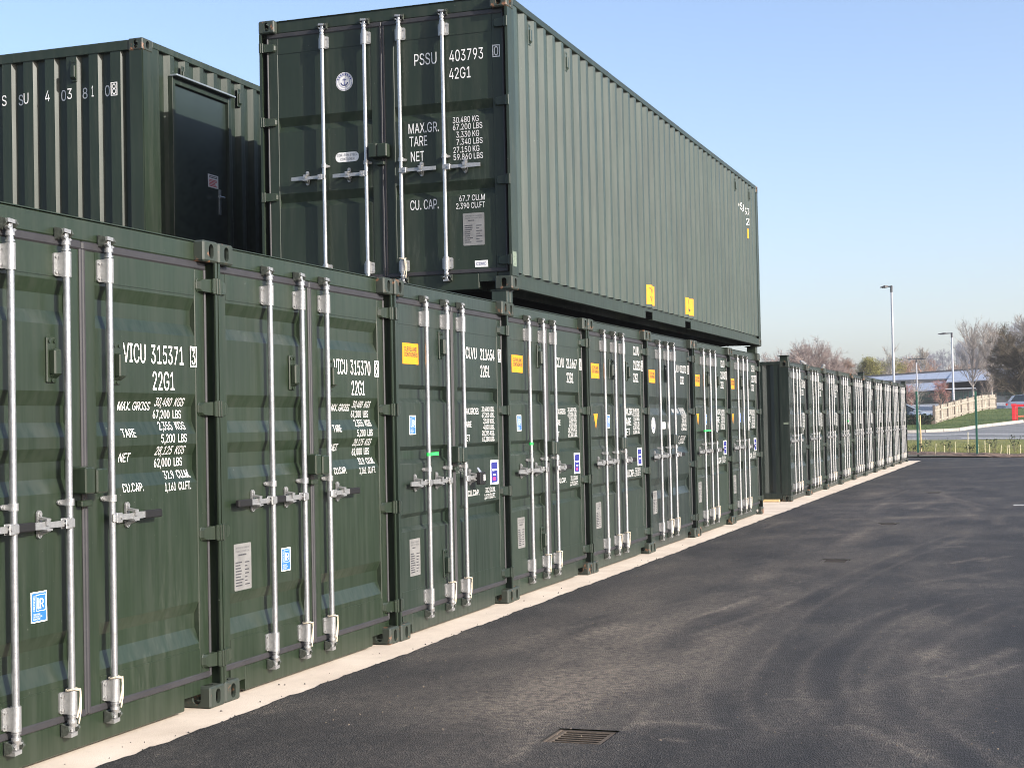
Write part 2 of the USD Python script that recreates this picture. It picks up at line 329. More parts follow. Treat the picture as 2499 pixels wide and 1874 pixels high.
def hinge_mesh(s):
    """Folded hinge blade from the door over the post, s = 1 on the right; z = 0 at its middle; x measured from the container's outer edge (negative inwards)."""
    m = MB(); P = []
    P += [(-0.150, 0.058, z) for z in (-0.020, 0.020)] + [(-0.138, 0.058, z) for z in (-0.036, 0.036)]
    P += [(-0.138, 0.040, z) for z in (-0.020, 0.020)] + [(-0.118, 0.034, z) for z in (-0.033, 0.033)] + [(-0.050, 0.020, z) for z in (-0.038, 0.038)] + [(-0.050, 0.056, z) for z in (-0.040, 0.040)]
    m.hull([(x * s, y, z) for x, y, z in P])
    m.hull([(x * s, y, z) for x in (-0.052, -0.022) for y, z in ((0.010, -0.036), (0.010, 0.036), (0.030, -0.036), (0.030, 0.036))])
    m.cyl((-0.030 * s, 0.016, -0.043), (-0.030 * s, 0.016, 0.043), 0.0125, n=10)
    a, b = sorted((-0.022 * s, -0.002 * s)); m.box(a, b, -0.001, 0.010, -0.046, 0.046, 0.003)
    # weld bead round the nose
    for z0, z1, x0, x1 in ((-0.036, -0.018, -0.138, -0.152), (-0.018, 0.018, -0.152, -0.152), (0.018, 0.036, -0.152, -0.138)): m.cyl((x0 * s, 0.059, z0), (x1 * s, 0.059, z1), 0.005, n=6)
    return normals(*m.mesh(), 30)
HINGE = {s: hinge_mesh(s) for s in (-1, 1)}
def vent_mesh():
    m = MB(); m.box(-0.036, 0.036, 0.052, 0.0645, -0.108, 0.108, 0.004); m.box(-0.020, 0.034, 0.018, 0.054, -0.072, 0.050, 0.007)
    m.hull([(x, y, z) for x in (-0.020, 0.034) for y, z in ((0.018, -0.066), (0.053, -0.072), (0.053, -0.088))])
    for x, z in ((-0.02, 0.088), (0.02, 0.088), (0.0, -0.097)): m.cyl((x, 0.045, z), (x, 0.054, z), 0.009, n=8)
    return normals(*m.mesh(), 35)
VENT = vent_mesh()
def rope_mesh(seed):
    r = np.random.default_rng(seed); t = np.linspace(0, 2 * np.pi, 16); jig = r.uniform(0.85, 1.15)
    loop = np.column_stack([0.030 * np.cos(t), 0.030 * np.sin(t) - 0.004, 0.318 + 0.004 * np.sin(t * 2)])
    u = np.linspace(0, 1, 12); x = 0.031 + 0.012 * np.sin(u * 3.1) * jig
    fall = np.column_stack([x, -0.024 + 0.01 * u, 0.318 - u * 0.165 * jig]); fall2 = np.column_stack([x - 0.006 - 0.01 * u, -0.028 + 0.012 * u, 0.316 - u * 0.135 * jig])
    m = MB(); m.tube(loop, 0.0048, 6); m.tube(fall, 0.0048, 6); m.tube(fall2, 0.0048, 6); return normals(*m.mesh(), 60)
ROPE = [rope_mesh(k) for k in range(3)]
def lockbox_mesh():
    m = MB(); m.box(-0.012, 0.080, -0.036, 0.055, 1.238, 1.358, 0.007); m.box(-0.098, -0.020, -0.030, 0.055, 1.240, 1.366, 0.006)
    m.box(-0.020, -0.012, -0.020, 0.055, 1.244, 1.352)
    m.box(-0.06, 0.03, 0.020, 0.055, 1.176, 1.206, 0.004); m.hull([(x, y, 1.372 if y > 0.04 else 1.364) for x in (-0.090, 0.030) for y in (0.02, 0.056)] + [(x, y, 1.35) for x in (-0.090, 0.030) for y in (0.02, 0.056)])
    return normals(*m.mesh(), 0)
LOCKBOX = lockbox_mesh()

# ------------------------------------------------------------------ stickers (front facing -y, at face y)
def slab(x0, z0, x1, z1, y, t=0.0012): return MB().box(x0, x1, y - t, y + 0.0002, z0, z1)
def bars(rng, x0, x1, z0, z1, rows, y, fill=(0.5, 0.95), hfrac=0.45):
    m = MB(); p = (z1 - z0) / rows
    for k in range(rows):
        zc = z1 - (k + 0.5) * p; x = x0; end = x0 + (x1 - x0) * rng.uniform(*fill)
        while x < end:
            w = min(rng.uniform(0.012, 0.035) * (x1 - x0) / 0.2, end - x); m.box(x, x + w, y - 0.0006, y + 0.0001, zc - p * hfrac / 2, zc + p * hfrac / 2); x += w + 0.005 * (x1 - x0) / 0.2
    return m
def plus(m, vf): m.add(*vf); return m
def sticker_certificate(par, x0, z1, y, big, rng):
    w, h = 0.120, 0.142; z0 = z1 - h
    p = put('certification_sticker', slab(x0, z0, x0 + w, z1, y), M['white'], par, label='blue and white certification sticker')
    put('sticker_field', slab(x0 + 0.006, z0 + 0.006, x0 + w - 0.006, z1 - 0.006, y - 0.0012, 0.0006), M['blue'], p)
    yy = y - 0.0024; m = MB()
    plus(m, line_of_text('L', x0 + 0.048, z0 + 0.062, 0.026, 0.052, lift=-yy)); plus(m, line_of_text('R', x0 + 0.064, z0 + 0.067, 0.030, 0.042, lift=-yy))
    fr = frame_of(x0 + 0.036, z0 + 0.052, x0 + w - 0.012, z1 - 0.014, 0.0018, yy); m.add(*fr.mesh())
    for k, s in enumerate(('CONTAINER', 'CERTIFICATION', 'SCHEME')): plus(m, line_of_text(s, x0 + 0.014, z0 + 0.034 - 0.011 * k, 0.052 if k != 1 else 0.066, 0.0075, lift=-yy))
    v, f = text2d('CERTIFIED'); m.add(np.column_stack([x0 + 0.016 + 0.012 * (1 - v[:, 1]), np.full(len(v), yy), z0 + 0.052 + 0.072 * v[:, 0]]), f[:, ::-1] if False else f)
    put('sticker_print', m, M['white'], p)
def sticker_yellow(par, x0, z0, y, w=0.30, h=0.155):
    p = put('owner_sticker', slab(x0, z0, x0 + w, z0 + h, y), M['yellow'], par, label='square yellow owner sticker')
    m = MB(); plus(m, line_of_text('CLEVELAND', x0 + 0.11 * w, z0 + h * 0.62, w * 0.80, h * 0.20, lift=-(y - 0.002), bold=True)); plus(m, line_of_text('CONTAINERS', x0 + 0.11 * w, z0 + h * 0.36, w * 0.84, h * 0.20, lift=-(y - 0.002), bold=True))
    put('sticker_print', m, M['ink'], p)
def data_plate(par, x0, z1, y, rng, w=0.20, h=0.27):
    z0 = z1 - h
    p = put('data_plate', MB().prism_y([(x0 + w / 2 + a, z0 + h / 2 + b) for a, b in rounded(w, h, 0.008)], y - 0.002, y + 0.0002), M['plate'], par, label='grey metal data plate')
    yy = y - 0.0022; m = MB()
    plus(m, line_of_text('APPROVED FOR TRANSPORT', x0 + 0.02, z1 - 0.030, w - 0.04, 0.011, lift=-yy)); plus(m, line_of_text('UNDER CUSTOMS SEAL', x0 + 0.02, z1 - 0.050, w - 0.04, 0.011, lift=-yy))
    m.add(*bars(rng, x0 + 0.05, x0 + w - 0.05, z1 - 0.075, z1 - 0.056, 1, yy).mesh()); m.add(*bars(rng, x0 + 0.015, x0 + w * 0.55, z0 + 0.02, z1 - 0.10, 9, yy).mesh()); m.add(*bars(rng, x0 + w * 0.62, x0 + w - 0.015, z0 + 0.02, z1 - 0.10, 7, yy, (0.4, 1.0), 0.3).mesh())
    put('plate_print', m, M['ink'], p)
def safety_sign(par, x0, z0, y, red=True, w=0.20, h=0.205):
    p = put('safety_sign', slab(x0, z0, x0 + w, z0 + h, y), M['white'], par, label='white safety sign with navy panel')
    put('sign_panel', MB().prism_y([(x0 + w / 2 + a, z0 + h / 2 + b) for a, b in rounded(w * 0.78, h * 0.84, 0.018)], y - 0.002, y - 0.001), M['navy'], p)
    m = MB(); yy = y - 0.0028
    for z, a in ((0.60, 0.62), (0.56, 0.5), (0.40, 0.30), (0.37, 0.34)): m.box(x0 + w / 2 - w * a / 2, x0 + w / 2 + w * a / 2, yy, yy + 0.0004, z0 + h * z, z0 + h * (z + 0.025))
    put('sign_print', m, M['white'], p)
    if red: put('sign_tag', slab(x0 + w * 0.28, z0 + h * 0.16, x0 + w * 0.62, z0 + h * 0.29, y - 0.0022, 0.0006), M['magenta'], p)

# ------------------------------------------------------------------ containers
WID, HGT = 2.438, 2.591
def corrugated(Ln, z0, z1, pitch, flats, depth, start, end, y0=0.0, extra=0):
    """Profile along u from start to end: outer flat, in, inner flat, out; returns list of (u, d)."""
    o, fl, i = flats; pts = [(start, 0.0)]; u = start + (end - start - math.floor((end - start) / pitch) * pitch) / 2
    while u + pitch <= end + 1e-6:
        pts += [(u + o / 2, 0.0), (u + o / 2 + fl, depth), (u + o / 2 + fl + i, depth), (u + o / 2 + 2 * fl + i, 0.0)]; u += pitch
    pts.append((end, 0.0)); return pts
def wall_mesh(prof, z0, z1, plane, thick=0.002):
    """prof (u, d); plane(u, d, z) -> xyz. One folded sheet."""
    p = np.array(prof); n = len(p)
    v = np.vstack([[plane(u, d, z0) for u, d in p], [plane(u, d, z1) for u, d in p]]); i = np.arange(n - 1)
    return v, tri(np.stack([i, i + 1, i + 1 + n, i + n], 1))

RECESS = {'vicu': [(2.265, 2.198, 2.118, 2.052), (1.735, 1.665, 1.585, 1.516), (1.462, 1.400, 1.318, 1.250), (0.592, 0.528, 0.448, 0.362)],
          'clvu': [(1.838, 1.808, 1.740, 1.704), (1.384, 1.354, 1.287, 1.254), (0.892, 0.860, 0.792, 0.760)],
          'wide': [(1.826, 1.738, 1.690, 1.606), (1.352, 1.262, 1.200, 1.112), (0.850, 0.762, 0.690, 0.600)],
          'high': [(1.690, 1.610, 1.604, 1.552), (0.985, 0.905, 0.900, 0.850)]}
RODX = {'vicu': (0.622, 1.040, 1.392), 'clvu': (0.602, 1.022, 1.362), 'four': (0.560, 0.980, 1.420, 1.850), 'high': (0.640, 1.060, 1.400, 1.818)}

def door_profile(kind):
    R = RECESS[kind]; zs, ds = [0.0], [0.0]
    for a, b, c, d in sorted(R, key=lambda q: q[0]): zs += [d, c, b, a]; ds += [0, 1, 1, 0]
    zs.append(3.0); ds.append(0.0); dep = {'vicu': 0.029, 'clvu': 0.038, 'wide': 0.036, 'high': 0.034}[kind]
    zs, ds = np.array(zs), np.array(ds) * dep
    return zs[1:-1], (lambda z: 0.0635 + np.interp(z, zs, ds))

def build_container(par, style, rods, paint, hw, Ln=6.058, cast='cast', doors=True, sides=(-1, 1), rng=None, vents=(), no_side_wall=False):
    """Everything every container has. Local frame: x across the door end 0..2.438, y = 0 the castings' front, z up."""
    P = M[paint]; W2 = WID
    # eight corner castings, front four in full
    for x in (0, W2 - 0.162):
        for z in (0, HGT - 0.118):
            put('corner_casting', CAST, M[cast if (rng.uniform() > 0.10) else 'cast_rust'], par, d=(x, 0, z))
            put('corner_casting', CAST_BACK, M['cast'], par, d=(x, Ln - 0.178, z))
    # posts
    for s, x in ((1, 0.0), (-1, W2)):
        for y0, sy in ((0.0, 1), (Ln, -1)):
            m = MB()
            def bx(xa, xb, ya, yb): m.box(x + s * xa, x + s * xb, y0 + sy * ya, y0 + sy * yb, 0.118, HGT - 0.118, 0.0)
            if doors and sy == 1:
                bx(0.002, 0.026, 0.010, 0.020); bx(0.002, 0.010, 0.020, 0.185); bx(0.010, 0.050, 0.150, 0.160)
            else:
                bx(0.003, 0.012, 0.012, 0.185); bx(0.012, 0.150, 0.003, 0.012); bx(0.012, 0.150, 0.150, 0.160)
            put('corner_post', m, P, par)
    # roof, rails
    u = np.arange(0.16, Ln - 0.1, 0.105); prof = [(a, -0.008 * (k % 2)) for k, a in enumerate(u)]
    v, f = wall_mesh(prof, 0.03, W2 - 0.03, lambda a, d, z: (z, a, HGT - 0.022 + d)); put('roof_panel', (v, f), P, par)
    for s, x in ((1, 0.0), (-1, W2)):
        put('top_rail', MB().box(x + s * 0.004, x + s * 0.064, 0.178, Ln - 0.178, HGT - 0.066, HGT - 0.004, 0.004), P, par)
        m = MB()
        if Ln > 10:
            for a, b in ((0.178, 4.66), (4.99, 6.70), (7.03, Ln - 0.178)): m.box(x + s * 0.004, x + s * 0.012, a, b, 0.022, 0.112); m.box(x + s * 0.004, x + s * 0.060, a, b, 0.014, 0.022)
            m.box(x + s * 0.040, x + s * 0.050, 0.178, Ln - 0.178, 0.100, 0.160); m.box(x + s * 0.012, x + s * 0.050, 0.178, Ln - 0.178, 0.104, 0.112)
            m.box(x + s * 0.36, x + s * 0.37, 0.178, Ln - 0.178, 0.02, 0.16)
        else:
            m.box(x + s * 0.004, x + s * 0.050, 0.178, Ln - 0.178, 0.045, 0.160, 0.004)
        put('bottom_rail', m, P, par)
        if not no_side_wall:
            pr = corrugated(Ln, 0, 0, 0.278, (0.072, 0.068, 0.070), 0.036, 0.165, Ln - 0.165)
            v, f = wall_mesh(pr, 0.155, HGT - 0.066, (lambda a, d, z: (W2 - 0.010 - d, a, z)) if s == -1 else (lambda a, d, z: (0.010 + d, a, z)))
            if s == 1: f = f[:, ::-1]
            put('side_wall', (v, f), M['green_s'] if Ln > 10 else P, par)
    put('floor', MB().box(0.06, W2 - 0.06, 0.16, Ln - 0.06, 0.13, 0.16), M['black'], par)
    # rear end
    pr = corrugated(W2, 0, 0, 0.25, (0.110, 0.030, 0.080), 0.045, 0.15, W2 - 0.15)
    v, f = wall_mesh(pr, 0.15, HGT - 0.09, lambda a, d, z: (a, Ln - 0.02 - d, z)); put('end_wall', (v, f[:, ::-1]), P, par)
    put('end_rail', MB().box(0.162, W2 - 0.162, Ln - 0.07, Ln - 0.01, HGT - 0.10, HGT - 0.01), P, par); put('end_rail', MB().box(0.162, W2 - 0.162, Ln - 0.07, Ln - 0.01, 0.02, 0.16), P, par)
    if not doors: return None
    put('door_header', MB().box(0.162, W2 - 0.162, 0.060, 0.14, 2.476, 2.583, 0.006).box(0.020, W2 - 0.020, 0.072, 0.14, 2.440, 2.478).box(0.162, W2 - 0.162, 0.052, 0.09, 2.583, 2.588), P, par)
    m = MB()
    m.box(0.330, W2 - 0.330, 0.060, 0.14, 0.016, 0.160, 0.005); m.box(0.162, 0.330, 0.062, 0.14, 0.082, 0.160); m.box(W2 - 0.330, W2 - 0.162, 0.062, 0.14, 0.082, 0.160)
    m.box(0.02, 0.162, 0.075, 0.14, 0.118, 0.160); m.box(W2 - 0.162, W2 - 0.02, 0.075, 0.14, 0.118, 0.160); m.box(0.162, W2 - 0.162, 0.34, 0.35, 0.02, 0.16)
    put('door_sill', m, P, par)
    brk, prof = door_profile(style); RX = RODX[rods]; D = []
    for side in (0, 1):
        x0, x1 = (0.068, 1.204) if side == 0 else (1.234, 2.370); a, b = x0 + 0.098, x1 - 0.098
        m = MB(); fy = 0.060
        m.box(x0, a, fy, 0.115, 0.192, 2.432, 0.004); m.box(b, x1, fy, 0.115, 0.192, 2.432, 0.004); m.box(a, b, fy, 0.115, 2.282, 2.430); m.box(a, b, fy, 0.115, 0.194, 0.330)
        zs = np.concatenate([[0.330], brk, [2.282]]); zs = np.unique(zs); ys = prof(zs); n = len(zs)
        v = np.vstack([np.column_stack([np.full(n, a), ys, zs]), np.column_stack([np.full(n, b), ys, zs])]); i = np.arange(n - 1)
        m.add(v, np.stack([i, i + n, i + 1 + n, i + 1], 1))
        dr = put('door', m, P, par)
        g = MB()
        g.box(x0 - 0.012, x1 + 0.012, 0.052, 0.085, 2.430, 2.474, 0.008); g.box(x0 - 0.012, x1 + 0.012, 0.054, 0.085, 0.160, 0.196, 0.006)
        for (p, q) in ((x0 - 0.014, x0 + 0.004), (x1 - 0.004, x1 + 0.014)):
            if (side == 0 and p > 1) or (side == 1 and q < 1.3): p, q = (1.196, 1.2185) if side == 0 else (1.2195, 1.242)
            g.box(p, q, 0.050, 0.090, 0.165, 2.436, 0.006)
        put('gasket', g, M['gasket'], dr)
        s = -1 if side == 0 else 1; xe = 0.0 if side == 0 else W2
        for z in (2.342, 1.653, 0.960, 0.258): put('hinge', HINGE[s], P, dr, d=(xe, 0, z))
        nl = len(RX) // 2 + len(RX) % 2
        for k, rx in enumerate(RX):
            if (k < nl) != (side == 0): continue
            d = (rx, YR, 0)
            put('lock_rod', ROD, M['zinc'], dr, d=d)
            for BR in (BR_TOP, BR_MID, BR_BOT): put('rod_bracket', BR, M['zincw'], dr, d=d)
            put('rod_cam', CAM_T, M['zincw'], dr, d=d); put('rod_cam', CAM_B, M['zincw'], dr, d=d)
            put('cam_keeper', KEEP_T, M['keeper'], par, d=d); put('cam_keeper', KEEP_B, M['keeper'], par, d=d)
            hs = s; gr = hw.get('grips', (1, 1, 1, 1))[k]; put('locking_handle', HANDLE[(hs, gr)], M['zincw'], dr, d=d)
            if gr: put('handle_grip', GRIP[hs], M['black'], dr, d=d)
            put('handle_catch', CATCH[hs], M['zincw'], dr, d=d)
            if k in hw.get('ropes', ()): put('rope', ROPE[(k + hw.get('seed', 0)) % 3], M['rope'], dr, d=d)
            if k in hw.get('tape', {}):
                z, tail = hw['tape'][k]; t = MB().cyl((rx, YR, z - 0.012), (rx, YR, z + 0.012), 0.0195, n=14)
                if tail: t.box(rx, rx + tail, YR - 0.022, YR - 0.0205, z - 0.010, z + 0.014)
                put('tape', t, M['lime'], dr, label='lime green tape wrapped round the rod')
        D.append(dr)
    put('lock_box', LOCKBOX, P, D[1], d=(1.205, 0, 0))
    for (x, z) in vents: put('vent', VENT, P, D[0] if x < 1.22 else D[1], d=(x, 0, z))
    return D, prof, brk

def number_box(m, s, x0, z0, x1, z1, y, par=None):
    if par is not None: m = MB()
    m.add(*frame_of(x0, z0, x1, z1, 0.008, y - 0.0025).mesh()); plus(m, line_of_text(s, x0 + 0.016, z0 + 0.014, x1 - x0 - 0.032, z1 - z0 - 0.028, lift=-(y - 0.0025)))
    if par is not None: put('check_digit', m, M['white'], par)

def text_block(par, name, lines, prof, brk, slope=0.0):
    for (s, x0, z0, w, h) in lines:
        sh = slope * float(prof(np.array(z0 + h / 2)) - 0.0635)
        put(name, line_of_text(s, x0 + sh, z0, w, h, (brk, prof)), M['white'], par)

STEP = 2.438 + 0.0158
def lower(k): return (k * STEP, (0.0, 0.006, -0.004, 0.009, 0.0, 0.007, -0.003, 0.004)[k], 0.0)
GROUP1 = 'ground level containers in the front row with doors to the yard'
rngC = np.random.default_rng(7)

# ---- the two nearest: VICU
VICU_LINES = [('30,480  KGS', 1.862, 1.668, 0.285, 0.044), ('MAX. GROSS', 1.512, 1.645, 0.295, 0.045), ('67,200  LBS', 1.838, 1.602, 0.278, 0.044), ('2,355  KGS', 1.888, 1.540, 0.262, 0.044),
              ('TARE', 1.548, 1.505, 0.125, 0.045), ('5,200  LBS', 1.918, 1.472, 0.252, 0.045), ('28,125  KGS', 1.862, 1.408, 0.285, 0.045), ('NET', 1.515, 1.380, 0.098, 0.045),
              ('62,000  LBS', 1.842, 1.344, 0.278, 0.045), ('32.9  CU.M.', 1.935, 1.278, 0.255, 0.043), ('CU.CAP.', 1.552, 1.226, 0.190, 0.043), ('1,161  CU.FT.', 1.945, 1.214, 0.262, 0.043)]
def vicu(k, number, check, label):
    t = thing('storage_container', label, 'shipping container', lower(k), 0, GROUP1)
    (dl, dr), prof, brk = build_container(t, 'vicu', 'vicu', 'green_a', {'grips': (1, 1, 1), 'ropes': (1, 2), 'seed': k}, rng=rngC, vents=((0.965, 1.882), (1.500, 1.882)))
    put('owner_code', line_of_text('VICU', 1.572, 1.892, 0.205, 0.098, (brk, prof)), M['white'], dr); put('serial_number', line_of_text(number, 1.830, 1.892, 0.320, 0.098, (brk, prof)), M['white'], dr); number_box(None, check, 2.214, 1.884, 2.284, 1.998, 0.0605, dr)
    text_block(dr, 'size_code', [('22G1', 1.842, 1.752, 0.212, 0.098)], prof, brk); text_block(dr, 'weight_lettering', VICU_LINES, prof, brk, 1.55)
    sticker_certificate(dl, 0.798, 0.800, 0.0635, True, rngC); data_plate(dl, 0.222, 0.870, 0.0635, rngC)
    return t
vicu(0, '315371', '3', 'nearest green container at the left edge, numbered VICU 315371')
vicu(1, '315370', '8', 'green container numbered VICU 315370, second from the camera, data plate on its left door')

# ---- CLVU
CLVU_W = [('30,480 KGS.', 1.880, 1.642, 0.30, 0.040), ('67,200 LBS.', 1.880, 1.592, 0.30, 0.040), ('2,185 KGS.', 1.915, 1.542, 0.265, 0.040), ('4,820 LBS.', 1.915, 1.492, 0.265, 0.040),
          ('28,295 KGS.', 1.880, 1.442, 0.30, 0.040), ('62,380 LBS.', 1.880, 1.394, 0.30, 0.038), ('MAX.GROSS', 1.470, 1.620, 0.330, 0.050), ('TARE', 1.470, 1.512, 0.160, 0.050), ('NET', 1.470, 1.402, 0.120, 0.050),
          ('33.2 CU.M.', 1.930, 0.966, 0.24, 0.040), ('CU.CAP.', 1.520, 0.955, 0.26, 0.046), ('1,170 CU.FT.', 1.905, 0.914, 0.27, 0.040)]
CLVU_B = [(s, x, z, w, h) for s, x, z, w, h in CLVU_W if s[0].isdigit()] + [('MAX.GR.', 1.500, 1.608, 0.36, 0.075), ('TARE', 1.500, 1.490, 0.30, 0.085), ('NET', 1.500, 1.376, 0.24, 0.080), ('CU.CAP.', 1.520, 0.915, 0.36, 0.078)]
def clvu(k, number, check, label, stacked=False, style='clvu', paint='green_b', lower_vent=True, hw=None, sign=True, red=True, yellow=True, triangle=False, cert=(0.352, 1.612), vents=((0.980, 2.155),), weights=CLVU_W, cz=2.075):
    t = thing('storage_container', label, 'shipping container', lower(k), 0, GROUP1)
    hw = dict({'grips': (0, 0, 1), 'ropes': (1, 2), 'seed': k}, **(hw or {}))
    V = list(vents) + ([(0.990, 0.465)] if lower_vent else [])
    paint = paint if paint != 'green_b' else ('green_b', 'green_b2', 'green_b3')[k % 3]
    (dl, dr), prof, brk = build_container(t, style, 'clvu', paint, hw, rng=rngC, vents=V)
    y = 0.0635; W_ = M['white']
    if stacked:
        put('owner_code', line_of_text('CLVU', 1.960, 2.292, 0.26, 0.100, None, lift=-0.058), W_, dr); put('serial_number', line_of_text(number, 1.955, 2.124, 0.32, 0.105, (brk, prof)), W_, dr); number_box(None, check, 2.300, 2.118, 2.366, 2.238, 0.060, dr); g = 1.985
    else:
        put('owner_code', line_of_text('CLVU', 1.535, cz, 0.245, 0.092, (brk, prof)), W_, dr); put('serial_number', line_of_text(number, 1.868, cz, 0.345, 0.092, (brk, prof)), W_, dr); number_box(None, check, 2.296, cz - 0.01, 2.366, cz + 0.102, 0.060, dr); g = cz - 0.145
    text_block(dr, 'size_code', [('22G1', 1.870 if not stacked else 1.945, g, 0.215, 0.098)], prof, brk); text_block(dr, 'weight_lettering', weights, prof, brk)
    if yellow: sticker_yellow(dl, 0.245, 1.992, y)
    if triangle:
        x0 = 0.305; p = put('warning_sticker', MB().prism_y([(x0, 1.622), (x0 + 0.155, 1.622), (x0 + 0.0775, 1.472)], y - 0.0012, y), M['yellow'], dl, label='yellow triangle pointing down')
    if cert: sticker_certificate(dl, cert[0], cert[1], y, False, rngC)
    if sign: safety_sign(dr, 2.060, 1.026, y, red)
    data_plate(dl, 0.312, 0.700, y, rngC, 0.195, 0.272)
    return t, dl, dr
t2, dl2, dr2 = clvu(2, '211654', '0', 'green container CLVU 211654 with a padlock cover on its handle', hw={'tape': {0: (1.318, 0.15)}})
# padlock cover hanging on the handle of the third container
pc = thing('padlock_cover', 'black padlock hanging on the handle of container CLVU 211654', 'padlock', (2 * STEP + 1.362 + 0.20, YR, 1.107))
put('lock_body', MB().box(-0.005, 0.115, -0.060, -0.022, -0.060, 0.042, 0.006), M['black'], pc); put('lock_label', MB().box(0.065, 0.10, -0.0615, -0.060, -0.03, 0.02), M['white'], pc); put('shackle', MB().tube([(0.03, -0.04, 0.04), (0.03, -0.02, 0.075), (0.06, -0.015, 0.075), (0.06, -0.04, 0.04)], 0.006), M['steel'], pc, smooth=40)
clvu(3, '211667', '0', 'green container CLVU 211667 with a small green tape ring on its first rod', hw={'tape': {0: (1.352, 0)}})
clvu(4, '210583', '9', 'green container CLVU 210583 with yellow triangle and two side by side vents', stacked=True, triangle=True, cert=(0.800, 1.612), red=False, weights=CLVU_B, lower_vent=False, vents=((0.955, 2.10), (1.065, 2.10), (1.655, 2.10)))
t5, dl5, dr5 = clvu(5, '001272', '0', 'darker blue green container CLVU 001272 with white oval seal sticker', style='wide', paint='green_c', sign=False, cert=None, lower_vent=False, vents=((1.075, 2.115),), cz=2.150,
     weights=[(s, x, z + 0.012, w, h) for s, x, z, w, h in CLVU_W if 'CU' not in s] + [('CU.CAP.', 1.52, 1.282, 0.30, 0.055), ('33.2 CU.M.', 1.88, 1.292, 0.28, 0.046), ('1,170 CU.FT.', 1.86, 1.236, 0.31, 0.046)])
def seal(par, xc, zc, r, y):
    e = [(xc + r * math.cos(a), zc + r * math.sin(a)) for a in np.linspace(0, 2 * np.pi, 28, endpoint=False)]
    p = put('seal_sticker', MB().prism_y(e, y - 0.0012, y), M['white'], par, label='round white seal sticker')
    m = MB(); yy = y - 0.0024
    for q, w in ((0.92, 0.035), (0.64, 0.03)):
        for a in np.linspace(0, 2 * np.pi, 40, endpoint=False):
            b = a + 2 * np.pi / 40; m.add([(xc + q * r * math.cos(a), yy, zc + q * r * math.sin(a)), (xc + q * r * math.cos(b), yy, zc + q * r * math.sin(b)), (xc + (q - w) * r * math.cos(b), yy, zc + (q - w) * r * math.sin(b)), (xc + (q - w) * r * math.cos(a), yy, zc + (q - w) * r * math.sin(a))], [[0, 1, 2, 3]])
    for a in np.radians(np.arange(20, 161, 20)): m.box(xc + 0.77 * r * math.cos(a) - r * 0.07, xc + 0.77 * r * math.cos(a) + r * 0.07, yy, yy + 0.0004, zc + 0.77 * r * math.sin(a) - r * 0.08, zc + 0.77 * r * math.sin(a) + r * 0.08)
    m.box(xc - r * 0.04, xc + r * 0.04, yy, yy + 0.0004, zc - r * 0.45, zc + r * 0.38); m.box(xc - r * 0.22, xc + r * 0.22, yy, yy + 0.0004, zc + r * 0.15, zc + r * 0.22)
    for a in np.radians(np.arange(200, 341, 10)): m.box(xc + 0.40 * r * math.cos(a) - r * 0.05, xc + 0.40 * r * math.cos(a) + r * 0.05, yy, yy + 0.0004, zc + 0.42 * r * math.sin(a) - r * 0.05, zc + 0.42 * r * math.sin(a) + r * 0.05)
    put('sticker_print', m, M['navy'], p)
seal(dl5, 0.415, 1.484, 0.095, 0.0635)
put('steel_label', MB().prism_y([(0.94 + a, 1.477 + b) for a, b in rounded(0.19, 0.082, 0.02)], 0.062, 0.0635), M['white'], dl5, label='white rounded label')
clvu(6, '210420', '0', 'green container CLVU 210420 with lime tape tail on its first rod', stacked=True, triangle=True, cert=(0.830, 1.612), red=False, weights=CLVU_B, lower_vent=False, vents=((0.955, 2.10), (1.065, 2.10), (1.655, 2.10)), hw={'tape': {0: (1.386, 0.30)}})
t7, dl7, dr7 = clvu(7, '210277', '0', 'last green container of the near block, CLVU 210277, beside the gap', stacked=True, triangle=True, cert=(0.870, 1.628), red=False, weights=CLVU_B, lower_vent=False, vents=((0.955, 2.10), (1.065, 2.10), (1.655, 2.10)))
put('corner_sticker', MB().box(WID - 0.001, WID + 0.0005, 0.06, 0.11, 1.30, 1.50), M['yellow'], t7, label='narrow yellow sticker on the side of the post')

# ------------------------------------------------------------------ the two long upper containers
UZ = 2.7067
UX, UY = 7.3539, -0.0397
tu = thing('long_container', 'long green upper container PSSU 403793 showing four lock rods and its corrugated side', 'shipping container', (UX, UY + WID, UZ), -90)
rngU = np.random.default_rng(11)
(ul, ur), profU, brkU = build_container(tu, 'high', 'high', 'green_u', {'grips': (0, 0, 0, 0), 'ropes': (2,), 'seed': 1}, Ln=12.192, rng=rngU)
def uxy(y): return WID - y
Y = 0.0635
put('owner_code', line_of_text('PSSU', 1.531, 2.044, 0.214, 0.104, (brkU, profU)), M['white'], ur); put('serial_number', line_of_text('403793', 1.868, 2.046, 0.320, 0.100, (brkU, profU)), M['white'], ur); number_box(None, '0', 2.276, 2.046, 2.346, 2.154, 0.060, ur)
text_block(ur, 'size_code', [('42G1', 1.863, 1.890, 0.204, 0.098)], profU, brkU)
text_block(ur, 'weight_lettering', [('MAX.GR.', 1.462, 1.438, 0.292, 0.088), ('TARE', 1.470, 1.322, 0.170, 0.088), ('NET', 1.480, 1.186, 0.128, 0.088),
    ('30.480 KG', 1.889, 1.496, 0.245, 0.052), ('67.200 LBS', 1.889, 1.434, 0.278, 0.052), ('3.330 KG', 1.920, 1.366, 0.215, 0.052), ('7.340 LBS', 1.920, 1.300, 0.246, 0.052), ('27.150 KG', 1.890, 1.232, 0.245, 0.052), ('59.860 LBS', 1.890, 1.168, 0.278, 0.052),
    ('CU. CAP.', 1.466, 0.752, 0.272, 0.086), ('67.7 CU.M', 1.935, 0.800, 0.242, 0.050), ('2.390 CU.FT', 1.905, 0.734, 0.272, 0.050)], profU, brkU)
